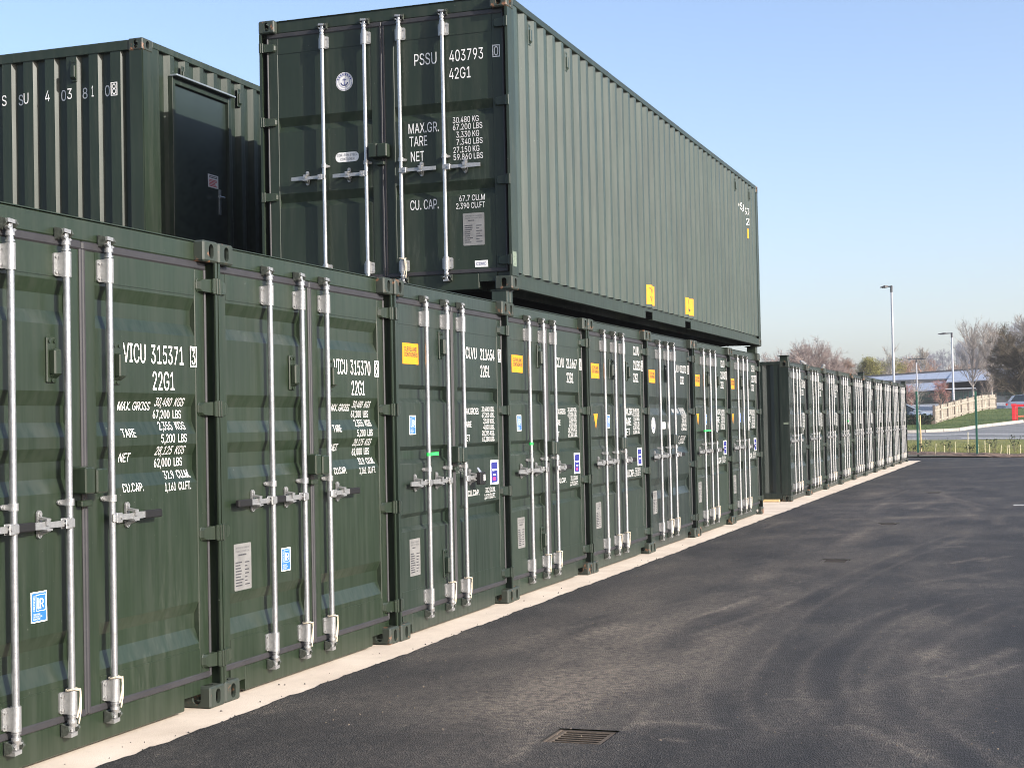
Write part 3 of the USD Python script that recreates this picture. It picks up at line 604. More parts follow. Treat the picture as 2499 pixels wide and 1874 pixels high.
data_plate(ur, 1.966, 0.690, Y, rngU, 0.200, 0.285)
p = put('maker_plate', slab(2.072, 0.209, 2.194, 0.268, 0.060), M['white'], ur, label='small white maker plate'); put('plate_print', MB().add(*line_of_text('CIMC', 2.085, 0.227, 0.094, 0.026, lift=-0.058)), M['navy'], p)
seal(ul, 0.838, 1.968, 0.085, Y)
p = put('steel_label', MB().prism_y([(0.853 + a, 1.279 + b) for a, b in rounded(0.232, 0.088, 0.040)], Y - 0.0012, Y), M['white'], ul, label='white oval steel grade label')
mm = MB(); plus(mm, line_of_text('COR-TEN STEEL', 0.752, 1.287, 0.202, 0.022, lift=-(Y - 0.002), bold=False)); plus(mm, line_of_text('CONTAINER', 0.785, 1.250, 0.140, 0.022, lift=-(Y - 0.002), bold=False)); put('label_print', mm, M['ink'], p)
# print on the corrugated long side (facing the yard), following the folds
side_prof = np.array(corrugated(12.192, 0, 0, 0.278, (0.072, 0.068, 0.070), 0.036, 0.165, 12.192 - 0.165))
def on_side(v, f, lift=0.003):
    v, f = split_at(v, f, 0, side_prof[:, 0]); d = np.interp(v[:, 0], side_prof[:, 0], side_prof[:, 1])
    return np.column_stack([WID - 0.010 - d + lift, v[:, 0], v[:, 1]]), f[:, ::-1] if False else f
def side_text(m, s, y0, z0, w, h):
    v, f = text2d(s); plus(m, on_side(np.column_stack([y0 + v[:, 0] * w, z0 + v[:, 1] * h]), f, 0.004))
def side_rect(y0, y1, z0, z1):
    return on_side(np.array([[y0, z0], [y1, z0], [y1, z1], [y0, z1]], float), np.array([[0, 1, 2], [0, 2, 3]]))
mm = MB(); side_text(mm, 'PSSU', 10.66, 2.045, 0.38, 0.105); side_text(mm, '403793', 11.10, 2.030, 0.42, 0.105); mm.add(*side_rect(11.76, 11.79, 2.0, 2.15)); side_text(mm, '42G1', 11.20, 1.870, 0.34, 0.105)
put('side_number', mm, M['white'], tu)
put('side_sticker', MB().add(*side_rect(11.31, 11.355, 1.66, 1.81)), M['yellow'], tu, label='narrow orange strip near the far end')
for (a, b, z0, z1, s) in ((4.85, 5.19, 0.195, 0.425, ('Y', 'VLI')), (6.85, 7.25, 0.195, 0.415, ('VPN', '0'))):
    p = put('forklift_sign', MB().add(*side_rect(a, b, z0, z1)), M['yellow'], tu, label='yellow forklift pocket sign with dark lettering'); q = MB(); side_text(q, s[0], a + 0.06, z0 + 0.14, 0.18, 0.055); side_text(q, s[1], a + 0.08, z0 + 0.04, 0.20, 0.055); put('sign_print', q, M['redink'] if False else M['ink'], p)
VSIDE = (VENT[0][:, [1, 0, 2]] * [-0.55, 0.9, 0.9] + [WID - 0.010 + 0.0645 * 0.55, 0, 0], VENT[1], None)
for y in (0.62, 1.75, 10.30, 11.42): put('vent', VSIDE, M['green_s'], tu, d=(0, y, 2.36))
put('scrape_mark', MB().box(WID - 0.0025, WID - 0.001, 0.03, 0.13, 0.20, 0.33), M['scrape'], tu, label='scraped bare patch low on the corner post')

VX, VY = 7.391, 3.661
tv = thing('long_container', 'upper left container PSSU 403810 with a personnel door in its long side', 'shipping container', (VX, VY + WID, UZ), -90)
build_container(tv, 'high', 'high', 'green_u', {}, Ln=12.192, rng=rngU, doors=False, no_side_wall=True)
# closed end towards the camera
pr = []
x = 0.15 + 0.026
pts = [(0.15, 0.0)]
for e in (0.676, 0.926, 1.179, 1.428, 1.683, 1.927, 2.180, 0.426):
    pts += [(e - 0.0, 0.0), (e + 0.030, 0.045), (e + 0.112, 0.045), (e + 0.140, 0.0)]
pts = sorted(pts) + [(WID - 0.10, 0.0)]
endp = np.array(pts)
v, f = wall_mesh(pts, 0.15, HGT - 0.10, lambda a, d, z: (a, 0.014 + d, z)); put('end_wall', (v, f), M['green_u'], tv)
put('end_rail', MB().box(0.162, WID - 0.162, 0.006, 0.07, HGT - 0.105, HGT - 0.008, 0.005), M['green_u'], tv); put('end_rail', MB().box(0.162, WID - 0.162, 0.006, 0.07, 0.02, 0.15, 0.005), M['green_u'], tv)
mm = MB()
for s, xl in (('P', 0.68), ('S', 0.840), ('S', 1.004), ('U', 1.098), ('4', 1.346), ('0', 1.502), ('3', 1.602), ('8', 1.748), ('1', 1.866), ('0', 2.002)):
    w = 0.055 if s != '1' else 0.024
    v, f = text2d(s); v = np.column_stack([xl - w / 2 + v[:, 0] * w, 2.072 + v[:, 1] * 0.105]); v, f = split_at(v, f, 0, endp[:, 0])
    mm.add(np.column_stack([v[:, 0], 0.014 + np.interp(v[:, 0], endp[:, 0], endp[:, 1]) - 0.0025, v[:, 1]]), f)
number_box(mm, '8', 2.070, 2.060, 2.142, 2.190, 0.014); put('end_number', mm, M['white'], tv)
put('vent', VENT, M['green_u'], tv, d=(1.655, -0.046, 2.34))
# long side with the doorway (local x = 2.438, opening y 0.52..1.58)
pr = corrugated(12.192, 0, 0, 0.278, (0.072, 0.068, 0.070), 0.036, 0.165, 12.192 - 0.165)
sp = np.array(pr); cut = lambda a, b: [(a, float(np.interp(a, sp[:, 0], sp[:, 1])))] + [tuple(q) for q in sp if a < q[0] < b] + [(b, float(np.interp(b, sp[:, 0], sp[:, 1])))]
m = MB()
for a, b, z0, z1 in ((0.165, 0.50, 0.155, HGT - 0.066), (0.50, 1.60, 2.30, HGT - 0.066), (1.60, 12.027, 0.155, HGT - 0.066)): m.add(*wall_mesh(cut(a, b), z0, z1, lambda u, d, z: (WID - 0.010 - d, u, z)))
v, f = wall_mesh(pr, 0.155, HGT - 0.066, lambda a, d, z: (0.010 + d, a, z)); m.add(v, f[:, ::-1]); put('side_wall', m, M['green_u'], tv)
X = WID
put('door_frame', MB().box(X - 0.07, X + 0.030, 0.475, 0.525, 0.12, 2.31, 0.003).box(X - 0.07, X + 0.030, 1.560, 1.610, 0.12, 2.31, 0.003).box(X - 0.07, X + 0.026, 0.525, 1.56, 2.25, 2.31, 0.003), M['green_u'], tv)
put('drip_strip', MB().box(X + 0.0, X + 0.085, 0.470, 1.625, 2.312, 2.330, 0.003), M['drip'], tv)
pd = put('personnel_door', MB().box(X - 0.045, X - 0.005, 0.530, 1.555, 0.14, 2.245, 0.003), M['door'], tv, label='plain dark green steel door, half in shadow')
for z in (2.02, 1.15, 0.40): put('hinge', MB().cyl((X + 0.004, 0.536, z - 0.06), (X + 0.004, 0.536, z + 0.06), 0.010), M['green_u'], pd, smooth=40)
put('door_handle', MB().box(X - 0.005, X + 0.004, 1.388, 1.428, 1.06, 1.32, 0.002).cyl((X + 0.0, 1.408, 1.233), (X + 0.055, 1.408, 1.233), 0.010).tube([(X + 0.050, 1.408, 1.233), (X + 0.050, 1.300, 1.233)], 0.010, 10), M['steel'], pd, smooth=40)
ps = put('door_notice', MB().box(X - 0.005, X - 0.0035, 1.178, 1.382, 1.322, 1.456), M['white'], pd, label='white notice with red print')
q = MB(); rr = np.random.default_rng(3)
for z, c in ((1.44, 0), (1.425, 0)): q.box(X - 0.0034, X - 0.0026, 1.20, 1.36, z - 0.004, z + 0.004)
put('notice_print', q, M['ink'], ps); q = MB()
for z in (1.40, 1.385, 1.37, 1.355, 1.34): q.box(X - 0.0034, X - 0.0026, 1.20, 1.36 - rr.uniform(0, 0.05), z - 0.005, z + 0.004)
put('notice_print', q, M['redink'], ps)
for y in (0.72, 1.846): put('vent', VSIDE, M['green_u'], tv, d=(0, y, 2.365))

# stacking spacers between the layers
def spacer(x, y, z, h, label, plate=True, group='stacking spacers on the lower castings'):
    t = thing('stacking_spacer', label, 'spacer block', (x, y, z), 0, group)
    put('spacer_web', MB().box(-0.072, -0.008, -0.072, 0.072, 0.0, h - 0.008, 0.004).box(0.008, 0.072, -0.072, 0.072, 0.0, h - 0.008, 0.004).box(-0.008, 0.008, -0.05, 0.05, 0.0, h - 0.008), M['green_b'], t)
    put('top_plate', MB().box(-0.10 if plate else -0.078, 0.10 if plate else 0.078, -0.105 if plate else -0.078, 0.105 if plate else 0.078, h - 0.008, h - 0.0005), M['green_b'], t)
hS = UZ - HGT - 0.001
spacer(UX + 0.09, 0.045 + 0.045, HGT, hS, 'green spacer block under the near front corner of the long upper container', False)
spacer(UX + 12.192 - 0.09, 0.10, HGT, hS, 'green spacer block under the far front corner of the long upper container', True)
for x, y, lb in ((UX + 0.09, 2.30, 'green spacer block under the near rear corner of the long upper container'), (UX + 12.10, 2.30, 'green spacer block under the far rear corner of the long upper container')): spacer(x, y, HGT, hS, lb, False)
spacer(VX + 0.10, VY + 0.10, HGT, hS, 'green spacer block under the front corner of the container with the personnel door', False)

# ------------------------------------------------------------------ second block of containers, beyond the gap
X2, Y2, S2 = 8 * STEP + 3.4854, 0.1003, 2.438 + 0.0301
GROUP2 = 'ground level containers in the far block beyond the gap'
ordn = ['first', 'second', 'third', 'fourth', 'fifth', 'sixth', 'seventh', 'eighth', 'ninth', 'tenth']
for k in range(10):
    four = k in (4, 6, 7, 8, 9)
    lb = f'{ordn[k]} green container of the far block beyond the gap, ' + ('four' if four else 'three') + ' white lock rods' if k < 9 else 'last green container of the far block, at the end of the concrete strip'
    t = thing('storage_container', lb, 'shipping container', (X2 + k * S2, Y2, 0), 0, GROUP2)
    paint = ('green_c', 'green_b3', 'green_c', 'green_b', 'green_c')[k % 5]
    (dl, dr), prof, brk = build_container(t, 'wide', 'four' if four else 'clvu', paint, {'grips': (0,) * 4, 'ropes': (1, 2), 'seed': k}, rng=rngC, vents=((0.955, 2.10), (1.065, 2.10)))
    x = 1.92 if four else 1.90
    put('owner_code', line_of_text('CLVU', x, 2.21, 0.30, 0.07, (brk, prof)), M['white'], dr); put('serial_number', line_of_text(f'21{1000 + 37 * k}', x, 2.13, 0.30, 0.07, (brk, prof)), M['white'], dr); number_box(None, '0', 2.27, 2.12, 2.34, 2.26, 0.062, dr)
    text_block(dr, 'size_code', [('22G1', x, 1.985, 0.24, 0.11)], prof, brk)
    text_block(dr, 'weight_lettering', [(s, 1.92, 1.585 - 0.062 * i, 0.30, 0.050) for i, s in enumerate(('30,480 KGS', '67,200 LBS', '2,185 KGS', '4,820 LBS', '28,295 KGS', '62,380 LBS', '33.2 CU.M.'))], prof, brk)
    if k == 0:
        put('scrape_mark', MB().box(-0.0005, 0.0015, 0.03, 0.12, 1.42, 1.46), M['scrape'], t, label='pale scrape on the corner post')
    if k == 3: put('tape', MB().cyl((1.362, YR, 1.42), (1.362, YR, 1.46), 0.020), M['lime'], dr)
hq = 0.105
spacer(X2 + 0.081, Y2 + 0.090, HGT, hq, 'green spacer with wide top plate on the first container of the far block')
spacer(X2 + 5 * S2 - 0.02, Y2 + 0.090, HGT, hq, 'green spacer with wide top plate midway along the far block')
spacer(X2 + 10 * S2 - 0.11, Y2 + 0.090, HGT, hq, 'green spacer with wide top plate at the far end of the far block')
def floodlight(x, y, label, tilt):
    t = thing('floodlight', label, 'floodlight', (x, y, HGT - 0.01), 0, 'floodlights on the container roofs')
    c, s = math.cos(tilt), math.sin(tilt); m = MB().box(-0.10, 0.10, -0.03, 0.03, -0.065, 0.065, 0.02); v = m.v[0]; m.v[0] = np.column_stack([v[:, 0], v[:, 1] * c - v[:, 2] * s - 0.02, v[:, 1] * s + v[:, 2] * c + 0.10])
    put('lamp_housing', m, M['plate'], t); m2 = MB().box(-0.085, 0.085, 0.031, 0.034, -0.055, 0.055); v = m2.v[0]; m2.v[0] = np.column_stack([v[:, 0], v[:, 1] * c - v[:, 2] * s - 0.02, v[:, 1] * s + v[:, 2] * c + 0.10]); put('lamp_glass', m2, M['steel'], t)
    put('bracket', MB().box(-0.112, -0.102, -0.015, 0.015, 0.0, 0.11).box(0.102, 0.112, -0.015, 0.015, 0.0, 0.11).box(-0.112, 0.112, -0.015, 0.015, 0.0, 0.012), M['steel'], t)
floodlight(26.9, 0.42, 'white floodlight tilted on the roof of the second far container', -0.9)
floodlight(29.9, 0.42, 'upright white floodlight on the roof of the third far container', 0.35)
tag(put('timber_bearer', MB().box(X2 - 0.085, X2 - 0.004, 0.32, 3.2, 0.001, 0.045, 0.004), M['wood']), 'pale timber plank on the concrete beside the first far container', 'timber plank')

# ------------------------------------------------------------------ ground: concrete strip, asphalt yard
def terrain(x): return np.interp(x, [-60, 51, 53, 60, 70, 75, 88, 93, 98, 104, 120, 140, 200, 400, 900], [0, 0, .12, .48, .80, 1.05, 1.7, 1.75, 1.32, 1.32, 2.25, 2.6, 3.5, 6, 14])
conc = usdkit.material(stage, L + 'pale_concrete', {
    'g': ('geometry', {}), 'n1': ('noise_texture', {'scale': 1.4, 'detail': 6.0, 'roughness': 0.65}), 'r1': ('rgb_ramp', {'ramp': [(0.3, (0.40, 0.335, 0.27)), (0.55, (0.50, 0.43, 0.35)), (0.75, (0.56, 0.49, 0.41))]}),
    'n2': ('noise_texture', {'scale': 16.0, 'detail': 5.0, 'roughness': 0.7}), 'r2': ('rgb_ramp', {'ramp': [(0.60, (0, 0, 0)), (0.72, (0.55, 0.55, 0.55))]}), 'mx': ('mix', {'color2': (0.33, 0.29, 0.25)}),
    'n3': ('noise_texture', {'scale': 130.0, 'detail': 3.0}), 'b': ('bump', {'strength': 0.35, 'distance': 0.006}), 'p': ('principled_bsdf', {'roughness': 0.85, 'specular_ior_level': 0.3})},
    [('g.position', 'n1.vector'), ('n1.fac', 'r1.fac'), ('g.position', 'n2.vector'), ('n2.fac', 'r2.fac'), ('r1.color', 'mx.color1'), ('r2.color', 'mx.fac'), ('mx.color', 'p.base_color'), ('g.position', 'n3.vector'), ('n3.fac', 'b.height'), ('b.normal', 'p.normal')], surface='p.BSDF')
tag(put('concrete_strip', MB().box(-12, 48.7, -0.36, 14.0, -0.15, -0.001), conc), 'pale concrete strip under and in front of the containers', kind='structure')

asph = usdkit.material(stage, L + 'new_asphalt', {
    'g': ('geometry', {}), 'dust': ('attribute', {'attribute': 'dust'}), 'dark': ('attribute', {'attribute': 'dark'}),
    'n1': ('noise_texture', {'scale': 1.1, 'detail': 9.0, 'roughness': 0.66, 'distortion': 0.5}), 'm1': ('mapping', {'scale': (0.55, 1.0, 1.0)}), 'r1': ('rgb_ramp', {'ramp': [(0.38, (0.0098, 0.0097, 0.0102)), (0.48, (0.0170, 0.0166, 0.0166)), (0.56, (0.0265, 0.0252, 0.0240)), (0.66, (0.050, 0.045, 0.039))]}),
    'v1': ('voronoi_texture', {'scale': 110.0, 'randomness': 1.0}), 'sv': ('separate_color', {}), 'r2': ('rgb_ramp', {'ramp': [(0.0, (0.55, 0.55, 0.55)), (0.75, (1.15, 1.13, 1.10)), (0.945, (1.35, 1.3, 1.24)), (0.985, (3.4, 3.1, 2.7))]}), 'mul': ('mix', {'mix_type': 'multiply', 'fac': 1.0}), 'n4': ('noise_texture', {'scale': 30.0, 'detail': 6.0, 'roughness': 0.8}), 'r4': ('rgb_ramp', {'ramp': [(0.36, (0.45, 0.45, 0.45)), (0.50, (0.95, 0.95, 0.95)), (0.64, (1.9, 1.85, 1.75))]}), 'mul2': ('mix', {'mix_type': 'multiply', 'fac': 1.0}),
    'n2': ('noise_texture', {'scale': 22.0, 'detail': 4.0, 'roughness': 0.7}), 'md': ('math', {'math_type': 'multiply'}), 'rd': ('rgb_ramp', {'ramp': [(0.36, (0.18, 0.18, 0.18)), (0.62, (1.15, 1.15, 1.15))]}), 'mxd': ('mix', {'color2': (0.160, 0.134, 0.106)}),
    'mxk': ('mix', {'color2': (0.0075, 0.0075, 0.0085)}),
    'b1': ('bump', {'strength': 0.85, 'distance': 0.012}), 'n3': ('noise_texture', {'scale': 9.0, 'detail': 5.0, 'roughness': 0.6}), 'b2': ('bump', {'strength': 0.35, 'distance': 0.03}),
    'p': ('principled_bsdf', {'roughness': 0.72, 'specular_ior_level': 0.42})},
    [('g.position', 'm1.vector'), ('m1.vector', 'n1.vector'), ('n1.fac', 'r1.fac'), ('g.position', 'v1.vector'), ('v1.color', 'sv.color'), ('sv.r', 'r2.fac'), ('r1.color', 'mul.color1'), ('r2.color', 'mul.color2'),
     ('g.position', 'n2.vector'), ('n2.fac', 'rd.fac'), ('dust.fac', 'md.value1'), ('rd.color', 'md.value2'), ('g.position', 'n4.vector'), ('n4.fac', 'r4.fac'), ('mul.color', 'mul2.color1'), ('r4.color', 'mul2.color2'), ('mul2.color', 'mxk.color1'), ('dark.fac', 'mxk.fac'), ('mxk.color', 'mxd.color1'), ('md.value', 'mxd.fac'), ('mxd.color', 'p.base_color'),
     ('v1.distance', 'b1.height'), ('g.position', 'n3.vector'), ('n3.fac', 'b2.height'), ('b2.normal', 'b1.normal'), ('b1.normal', 'p.normal')], surface='p.BSDF')
GR = [(1.84, 2.17), (11.2, 11.55), (16.9, 17.25), (25.9, 26.25)]; GY = (-2.36, -2.05)
def axis(segs, must):
    a = np.concatenate([np.arange(s, e, st) for s, e, st in segs] + [[segs[-1][1]]]); a = a[np.min(np.abs(a[:, None] - np.array(must)[None]), 1) > 0.011]
    return np.sort(np.concatenate([a, must]))
gx = axis([(-14, -1, 0.5), (-1, 1, 0.06), (1, 6, 0.035), (6, 14, 0.07), (14, 30, 0.18), (30, 51, 0.5)], [q for g in GR for q in g]); gy = -axis([(0.26, 0.8, 0.035), (0.8, 4.6, 0.035), (4.6, 8, 0.15), (8, 40, 1.2)], [-GY[0], -GY[1]])
XX, YY = np.meshgrid(gx, gy, indexing='ij')
rag = meshkit.fbm(np.column_stack([gx * 7.0, np.zeros(len(gx)), np.zeros(len(gx))]), 4, 5) - 0.5 + 0.5 * (meshkit.noise(np.column_stack([gx * 0.9, np.ones(len(gx)), np.zeros(len(gx))]), 3) - 0.5)
wgt = np.clip(1 - (0.26 - YY - 0.26) / 0.12, 0, 1) if False else np.clip(1 - (-YY - 0.26) / 0.10, 0, 1)
YY2 = YY + wgt * (rag[:, None] * 0.045 - 0.012)
end_x = 50.9 + 0.4537 * (YY + 3.0)
XX2 = np.where(XX > 45, 45 + (XX - 45) * (np.minimum(end_x, 60) - 45) / 6.0, XX)
ZZ = 0.010 + 0.004 * (meshkit.fbm(np.stack([XX * 1.3, YY * 1.3, XX * 0], -1), 3, 9) - 0.5) + 0.006 * np.clip(wgt, 0, 1) * (meshkit.noise(np.stack([XX * 22, YY * 22, XX * 0], -1), 4) - 0.5)
PT = np.stack([XX2, YY2, ZZ], -1).reshape(-1, 3); nx, ny = len(gx), len(gy)
ii, jj = np.meshgrid(np.arange(nx - 1), np.arange(ny - 1), indexing='ij')
cx = (gx[:-1] + gx[1:]) / 2; cy = (gy[:-1] + gy[1:]) / 2
hole = np.zeros((nx - 1, ny - 1), bool)
for a, b in GR: hole |= ((cx > a) & (cx < b))[:, None] & ((cy > GY[0]) & (cy < GY[1]))[None]
k = (ii * ny + jj)[~hole]; F = tri(np.stack([k, k + 1, k + 1 + ny, k + ny], 1))
# a thin broken edge towards the concrete
e = np.arange(nx) * ny; skirt = PT[e].copy(); skirt[:, 2] = -0.004; n0 = len(PT); i = np.arange(nx - 1)
PT = np.vstack([PT, skirt]); F = np.vstack([F, tri(np.stack([e[:-1], e[1:], n0 + i + 1, n0 + i], 1))])
px, py = PT[:, 0], PT[:, 1]; nz = meshkit.fbm(np.column_stack([px * 2.2, py * 2.2, px * 0]), 4, 21); nz2 = meshkit.fbm(np.column_stack([px * 0.8, py * 2.4, px * 0]), 3, 31)
dust = np.zeros(len(px)); dark = np.zeros(len(px))
def blob(x, y, rx, ry, a): return a * np.exp(-((px - x) / rx) ** 2 - ((py - y) / ry) ** 2)
def stroke(pts, w):
    P = np.array(pts, float)
    if len(P) > 2:
        t = np.linspace(0, 1, len(P)); tt = np.linspace(0, 1, 24)
        from scipy.interpolate import PchipInterpolator as PI_
        P = np.column_stack([PI_(t, P[:, 0])(tt), PI_(t, P[:, 1])(tt)])
    d = np.full(len(px), 1e9)
    for a, b in zip(P[:-1], P[1:]):
        ab = b - a; u = np.clip(((px - a[0]) * ab[0] + (py - a[1]) * ab[1]) / (ab @ ab + 1e-12), 0, 1); d = np.minimum(d, np.hypot(px - a[0] - u * ab[0], py - a[1] - u * ab[1]))
    return np.exp(-(d / w) ** 2)
dust += blob(3.6, -1.75, 1.5, 0.55, 0.62) + blob(2.9, -1.55, 0.9, 0.5, 0.25) + blob(5.7, -1.32, 0.45, 0.14, 0.55) + blob(5.4, -2.16, 0.5, 0.10, 0.35) + blob(9.5, -1.75, 0.6, 0.10, 0.4) + blob(14.8, -2.02, 1.6, 0.12, 0.55) + blob(25.5, -1.1, 1.5, 0.2, 0.5) + blob(7.0, -0.9, 3.0, 0.35, 0.22) + blob(4.9, -3.62, 0.35, 0.14, 0.4) + blob(4.4, -3.95, 0.6, 0.2, 0.22)
for P_, w, a in (([(6.38, -1.73), (7.09, -1.87), (8.0, -1.98)], 0.03, 0.6), ([(4.11, -3.74), (4.55, -3.92), (5.29, -4.13)], 0.05, 0.42), ([(4.0, -3.81), (4.25, -4.0), (4.65, -4.17)], 0.03, 0.4), ([(2.48, -3.37), (2.56, -3.46), (2.23, -3.65), (1.88, -3.84)], 0.04, 0.36),
                 ([(2.35, -2.8), (2.45, -2.57), (2.38, -2.41)], 0.05, 0.5), ([(3.18, -2.93), (3.22, -3.11), (3.14, -3.23)], 0.03, 0.3), ([(2.04, -2.63), (2.01, -2.72)], 0.03, 0.5), ([(13.1, -3.1), (13.3, -3.4)], 0.06, 0.35), ([(11.2, -3.4), (11.9, -3.7)], 0.05, 0.35), ([(11.5, -3.7), (12.1, -3.95)], 0.05, 0.4),
                 ([(1.4, -2.06), (1.96, -2.0)], 0.035, 0.45), ([(2.21, -2.38), (2.95, -2.34)], 0.03, 0.4), ([(2.68, -2.31), (2.94, -2.19)], 0.012, 0.6), ([(40.4, -0.7), (42.5, -3.7)], 0.35, 0.4), ([(9.2, -3.2), (10.5, -3.9)], 0.08, 0.25), ([(18, -1.5), (19, -3.2)], 0.25, 0.28), ([(22, -1.2), (22.6, -2.6)], 0.25, 0.3)):
    dust += a * stroke(P_, w)
for P_, w, a in (([(1.8, -4.05), (2.36, -3.86), (2.86, -3.67), (3.46, -3.54), (4.46, -3.49), (5.51, -3.57), (6.54, -3.76), (7.77, -4.05)], 0.07, 0.55), ([(2.68, -3.4), (3.11, -3.26), (3.85, -3.12), (4.76, -3.06), (6.15, -3.12), (7.67, -3.41)], 0.09, 0.5), ([(10.5, -3.8), (9.6, -3.93), (9.2, -4.12)], 0.05, 0.5), ([(6.95, -3.74), (6.56, -3.9), (6.34, -4.17)], 0.04, 0.6),
                 ([(2.2, -2.33), (2.9, -2.31)], 0.02, 0.7), ([(3.0, -2.9), (6.0, -2.55), (12, -2.6), (20, -2.9)], 0.14, 0.20), ([(0.5, -1.0), (6, -0.75), (14, -0.9)], 0.16, 0.30), ([(2.1, -2.4), (2.15, -2.0)], 0.06, 0.3)):
    dark += a * stroke(P_, w)
for P_ in ([(1.8, -4.05), (2.36, -3.86), (2.86, -3.67), (3.46, -3.54), (4.46, -3.49), (5.51, -3.57), (6.54, -3.76), (7.77, -4.05)], [(2.68, -3.4), (3.11, -3.26), (3.85, -3.12), (4.76, -3.06), (6.15, -3.12), (7.67, -3.41)], [(2.4, -2.9), (4.0, -2.55), (7.0, -2.45), (11.0, -2.75), (15, -3.3)]):
    P_ = np.array(P_)
    for o in (-0.13, 0.13): dust += 0.20 * stroke(P_ + [0, o], 0.03)
    dark += 0.22 * stroke(P_, 0.07)
for q in range(26):
    r_ = np.random.default_rng(100 + q); x0_, y0_ = r_.uniform(2, 24), r_.uniform(-3.9, -0.6); l_ = r_.uniform(0.4, 1.6) * (1 + x0_ / 10); a_ = r_.normal(0.0, 0.16)
    st_ = stroke([(x0_, y0_), (x0_ + l_ * 0.5, y0_ + a_ * l_ * 0.5 + r_.normal(0, 0.04)), (x0_ + l_, y0_ + a_ * l_)], r_.uniform(0.012, 0.05) * (1 + x0_ / 14))
    if q % 3: dust += r_.uniform(0.12, 0.34) * st_
    else: dark += r_.uniform(0.3, 0.6) * st_
dark += 0.55 * np.clip((px - 34.5 - 1.2 * (nz2 - 0.5)) / 1.0, 0, 1) * np.clip((41.5 - px + 2 * (nz2 - 0.5)) / 1.5, 0, 1)
wash = blob(4.8, -1.6, 4.0, 0.9, 0.40) + blob(4.3, -3.75, 2.2, 0.45, 0.24) + blob(2.4, -3.3, 1.2, 0.5, 0.16) + blob(13, -2.4, 9, 1.3, 0.18) + blob(26, -1.8, 12, 1.6, 0.14)
nz3 = meshkit.fbm(np.column_stack([px * 0.9 + 0.5 * py, py * 3.6, px * 0]), 5, 41)
dust = np.clip(dust * (0.25 + 1.5 * nz) + wash * np.clip(nz3 * 2.6 - 0.75, 0, 1.5) + 0.5 * np.clip(nz2 - 0.58, 0, 1), 0, 0.9); dark = np.clip(dark * (0.6 + 0.8 * nz), 0, 0.8)
dust[wgt.reshape(-1).shape[0]:] = 0
vv, ff, nn = normals(PT, F, True)
tag(put('asphalt_yard', (vv, ff, nn), asph, attr={'dust': dust, 'dark': dark}), 'freshly laid dark asphalt yard with dusty wheel marks', kind='structure')
M['grate'] = mat('rusty_cast_iron', (0.085, 0.066, 0.048), rough=0.7, var=0.35, scale=40, bump=0.4, metallic=0.2)
M['grate_d'] = mat('dirty_cast_iron', (0.035, 0.030, 0.026), rough=0.8, var=0.4, scale=30)
M['pit'] = mat('gully_pit', (0.012, 0.011, 0.010), rough=0.9)
for kx, (a, b) in enumerate(GR):
    lb = ['rusty drain grate in the asphalt in the foreground', 'second drain grate, half buried in dust', 'third drain grate along the yard', 'farthest drain grate in the yard'][kx]
    t = thing('drain_grate', lb, 'drain grate', ((a + b) / 2, (GY[0] + GY[1]) / 2, 0), 0, 'drain grates in a line along the yard')
    w, d = (b - a) / 2, (GY[1] - GY[0]) / 2
    put('gully_pit', MB().box(-w - 0.01, w + 0.01, -d - 0.01, d + 0.01, -0.14, -0.13).box(-w - 0.01, -w, -d, d, -0.14, 0.004).box(w, w + 0.01, -d, d, -0.14, 0.004).box(-w, w, -d - 0.01, -d, -0.14, 0.004).box(-w, w, d, d + 0.01, -0.14, 0.004), M['pit'], t)
    put('grate_frame', MB().box(-w, w, -d, -d + 0.014, -0.05, 0.004, 0.002).box(-w, w, d - 0.014, d, -0.05, 0.004, 0.002).box(-w, -w + 0.012, -d + 0.014, d - 0.014, -0.05, 0.002).box(w - 0.012, w, -d + 0.014, d - 0.014, -0.05, 0.002), (M['grate'] if kx == 0 else M['grate_d']), t)
    put('grate_edge', MB().box(-w + 0.016, w - 0.016, -d + 0.020, -d + 0.042, -0.03, 0.002, 0.002), (M['grate'] if kx == 0 else M['grate_d']), t); put('grate_edge', MB().box(-w + 0.016, w - 0.016, d - 0.042, d - 0.020, -0.03, 0.002, 0.002), (M['grate'] if kx == 0 else M['grate_d']), t)
    gm = M['grate'] if kx == 0 else M['grate_d']
    for q in range(7):
        x = -w + 0.024 + (2 * w - 0.048) * q / 6; gb = put('grate_bar', MB().box(x - 0.0062, x + 0.0062, -d + 0.042, d - 0.042, -0.0025, 0.001), gm, t); put('bar_web', MB().box(x - 0.0045, x + 0.0045, -d + 0.042, d - 0.042, -0.035, -0.0025), M['pit'], gb)
# loose asphalt crumbs and grit
rg = np.random.default_rng(5)
def crumbs(name, n, fx, fy, fs, m, label):
    ico = trimesh.creation.icosphere(0); V, Fa = [], []
    for q in range(n):
        s = fs(rg); v = ico.vertices * s * rg.uniform(0.6, 1.2, 3) + rg.normal(0, 0.15 * s, (12, 3)); x = fx(rg); v = v + [x, fy(rg, x), s * 0.35 + (0.010 if name != 'asphalt_crumbs' else 0)]; V.append(v); Fa.append(ico.faces + 12 * q)
    tag(put(name, (np.vstack(V), np.vstack(Fa)), m), label, kind='stuff')
M['crumb'] = mat('asphalt_crumb', (0.045, 0.043, 0.042), rough=0.85, var=0.3, scale=30); M['gritstone'] = mat('pale_grit', (0.27, 0.22, 0.165), rough=0.85, var=0.3, scale=30)
crumbs('asphalt_crumbs', 170, lambda r: r.uniform(0, 1) ** 1.6 * 16 + 0.3, lambda r, x: -0.30 + abs(r.normal(0, 0.05)) + (r.uniform(0, 0.22) if r.uniform() < 0.2 else 0), lambda r: r.uniform(0.002, 0.0065), M['crumb'], 'loose asphalt crumbs scattered along the concrete edge')
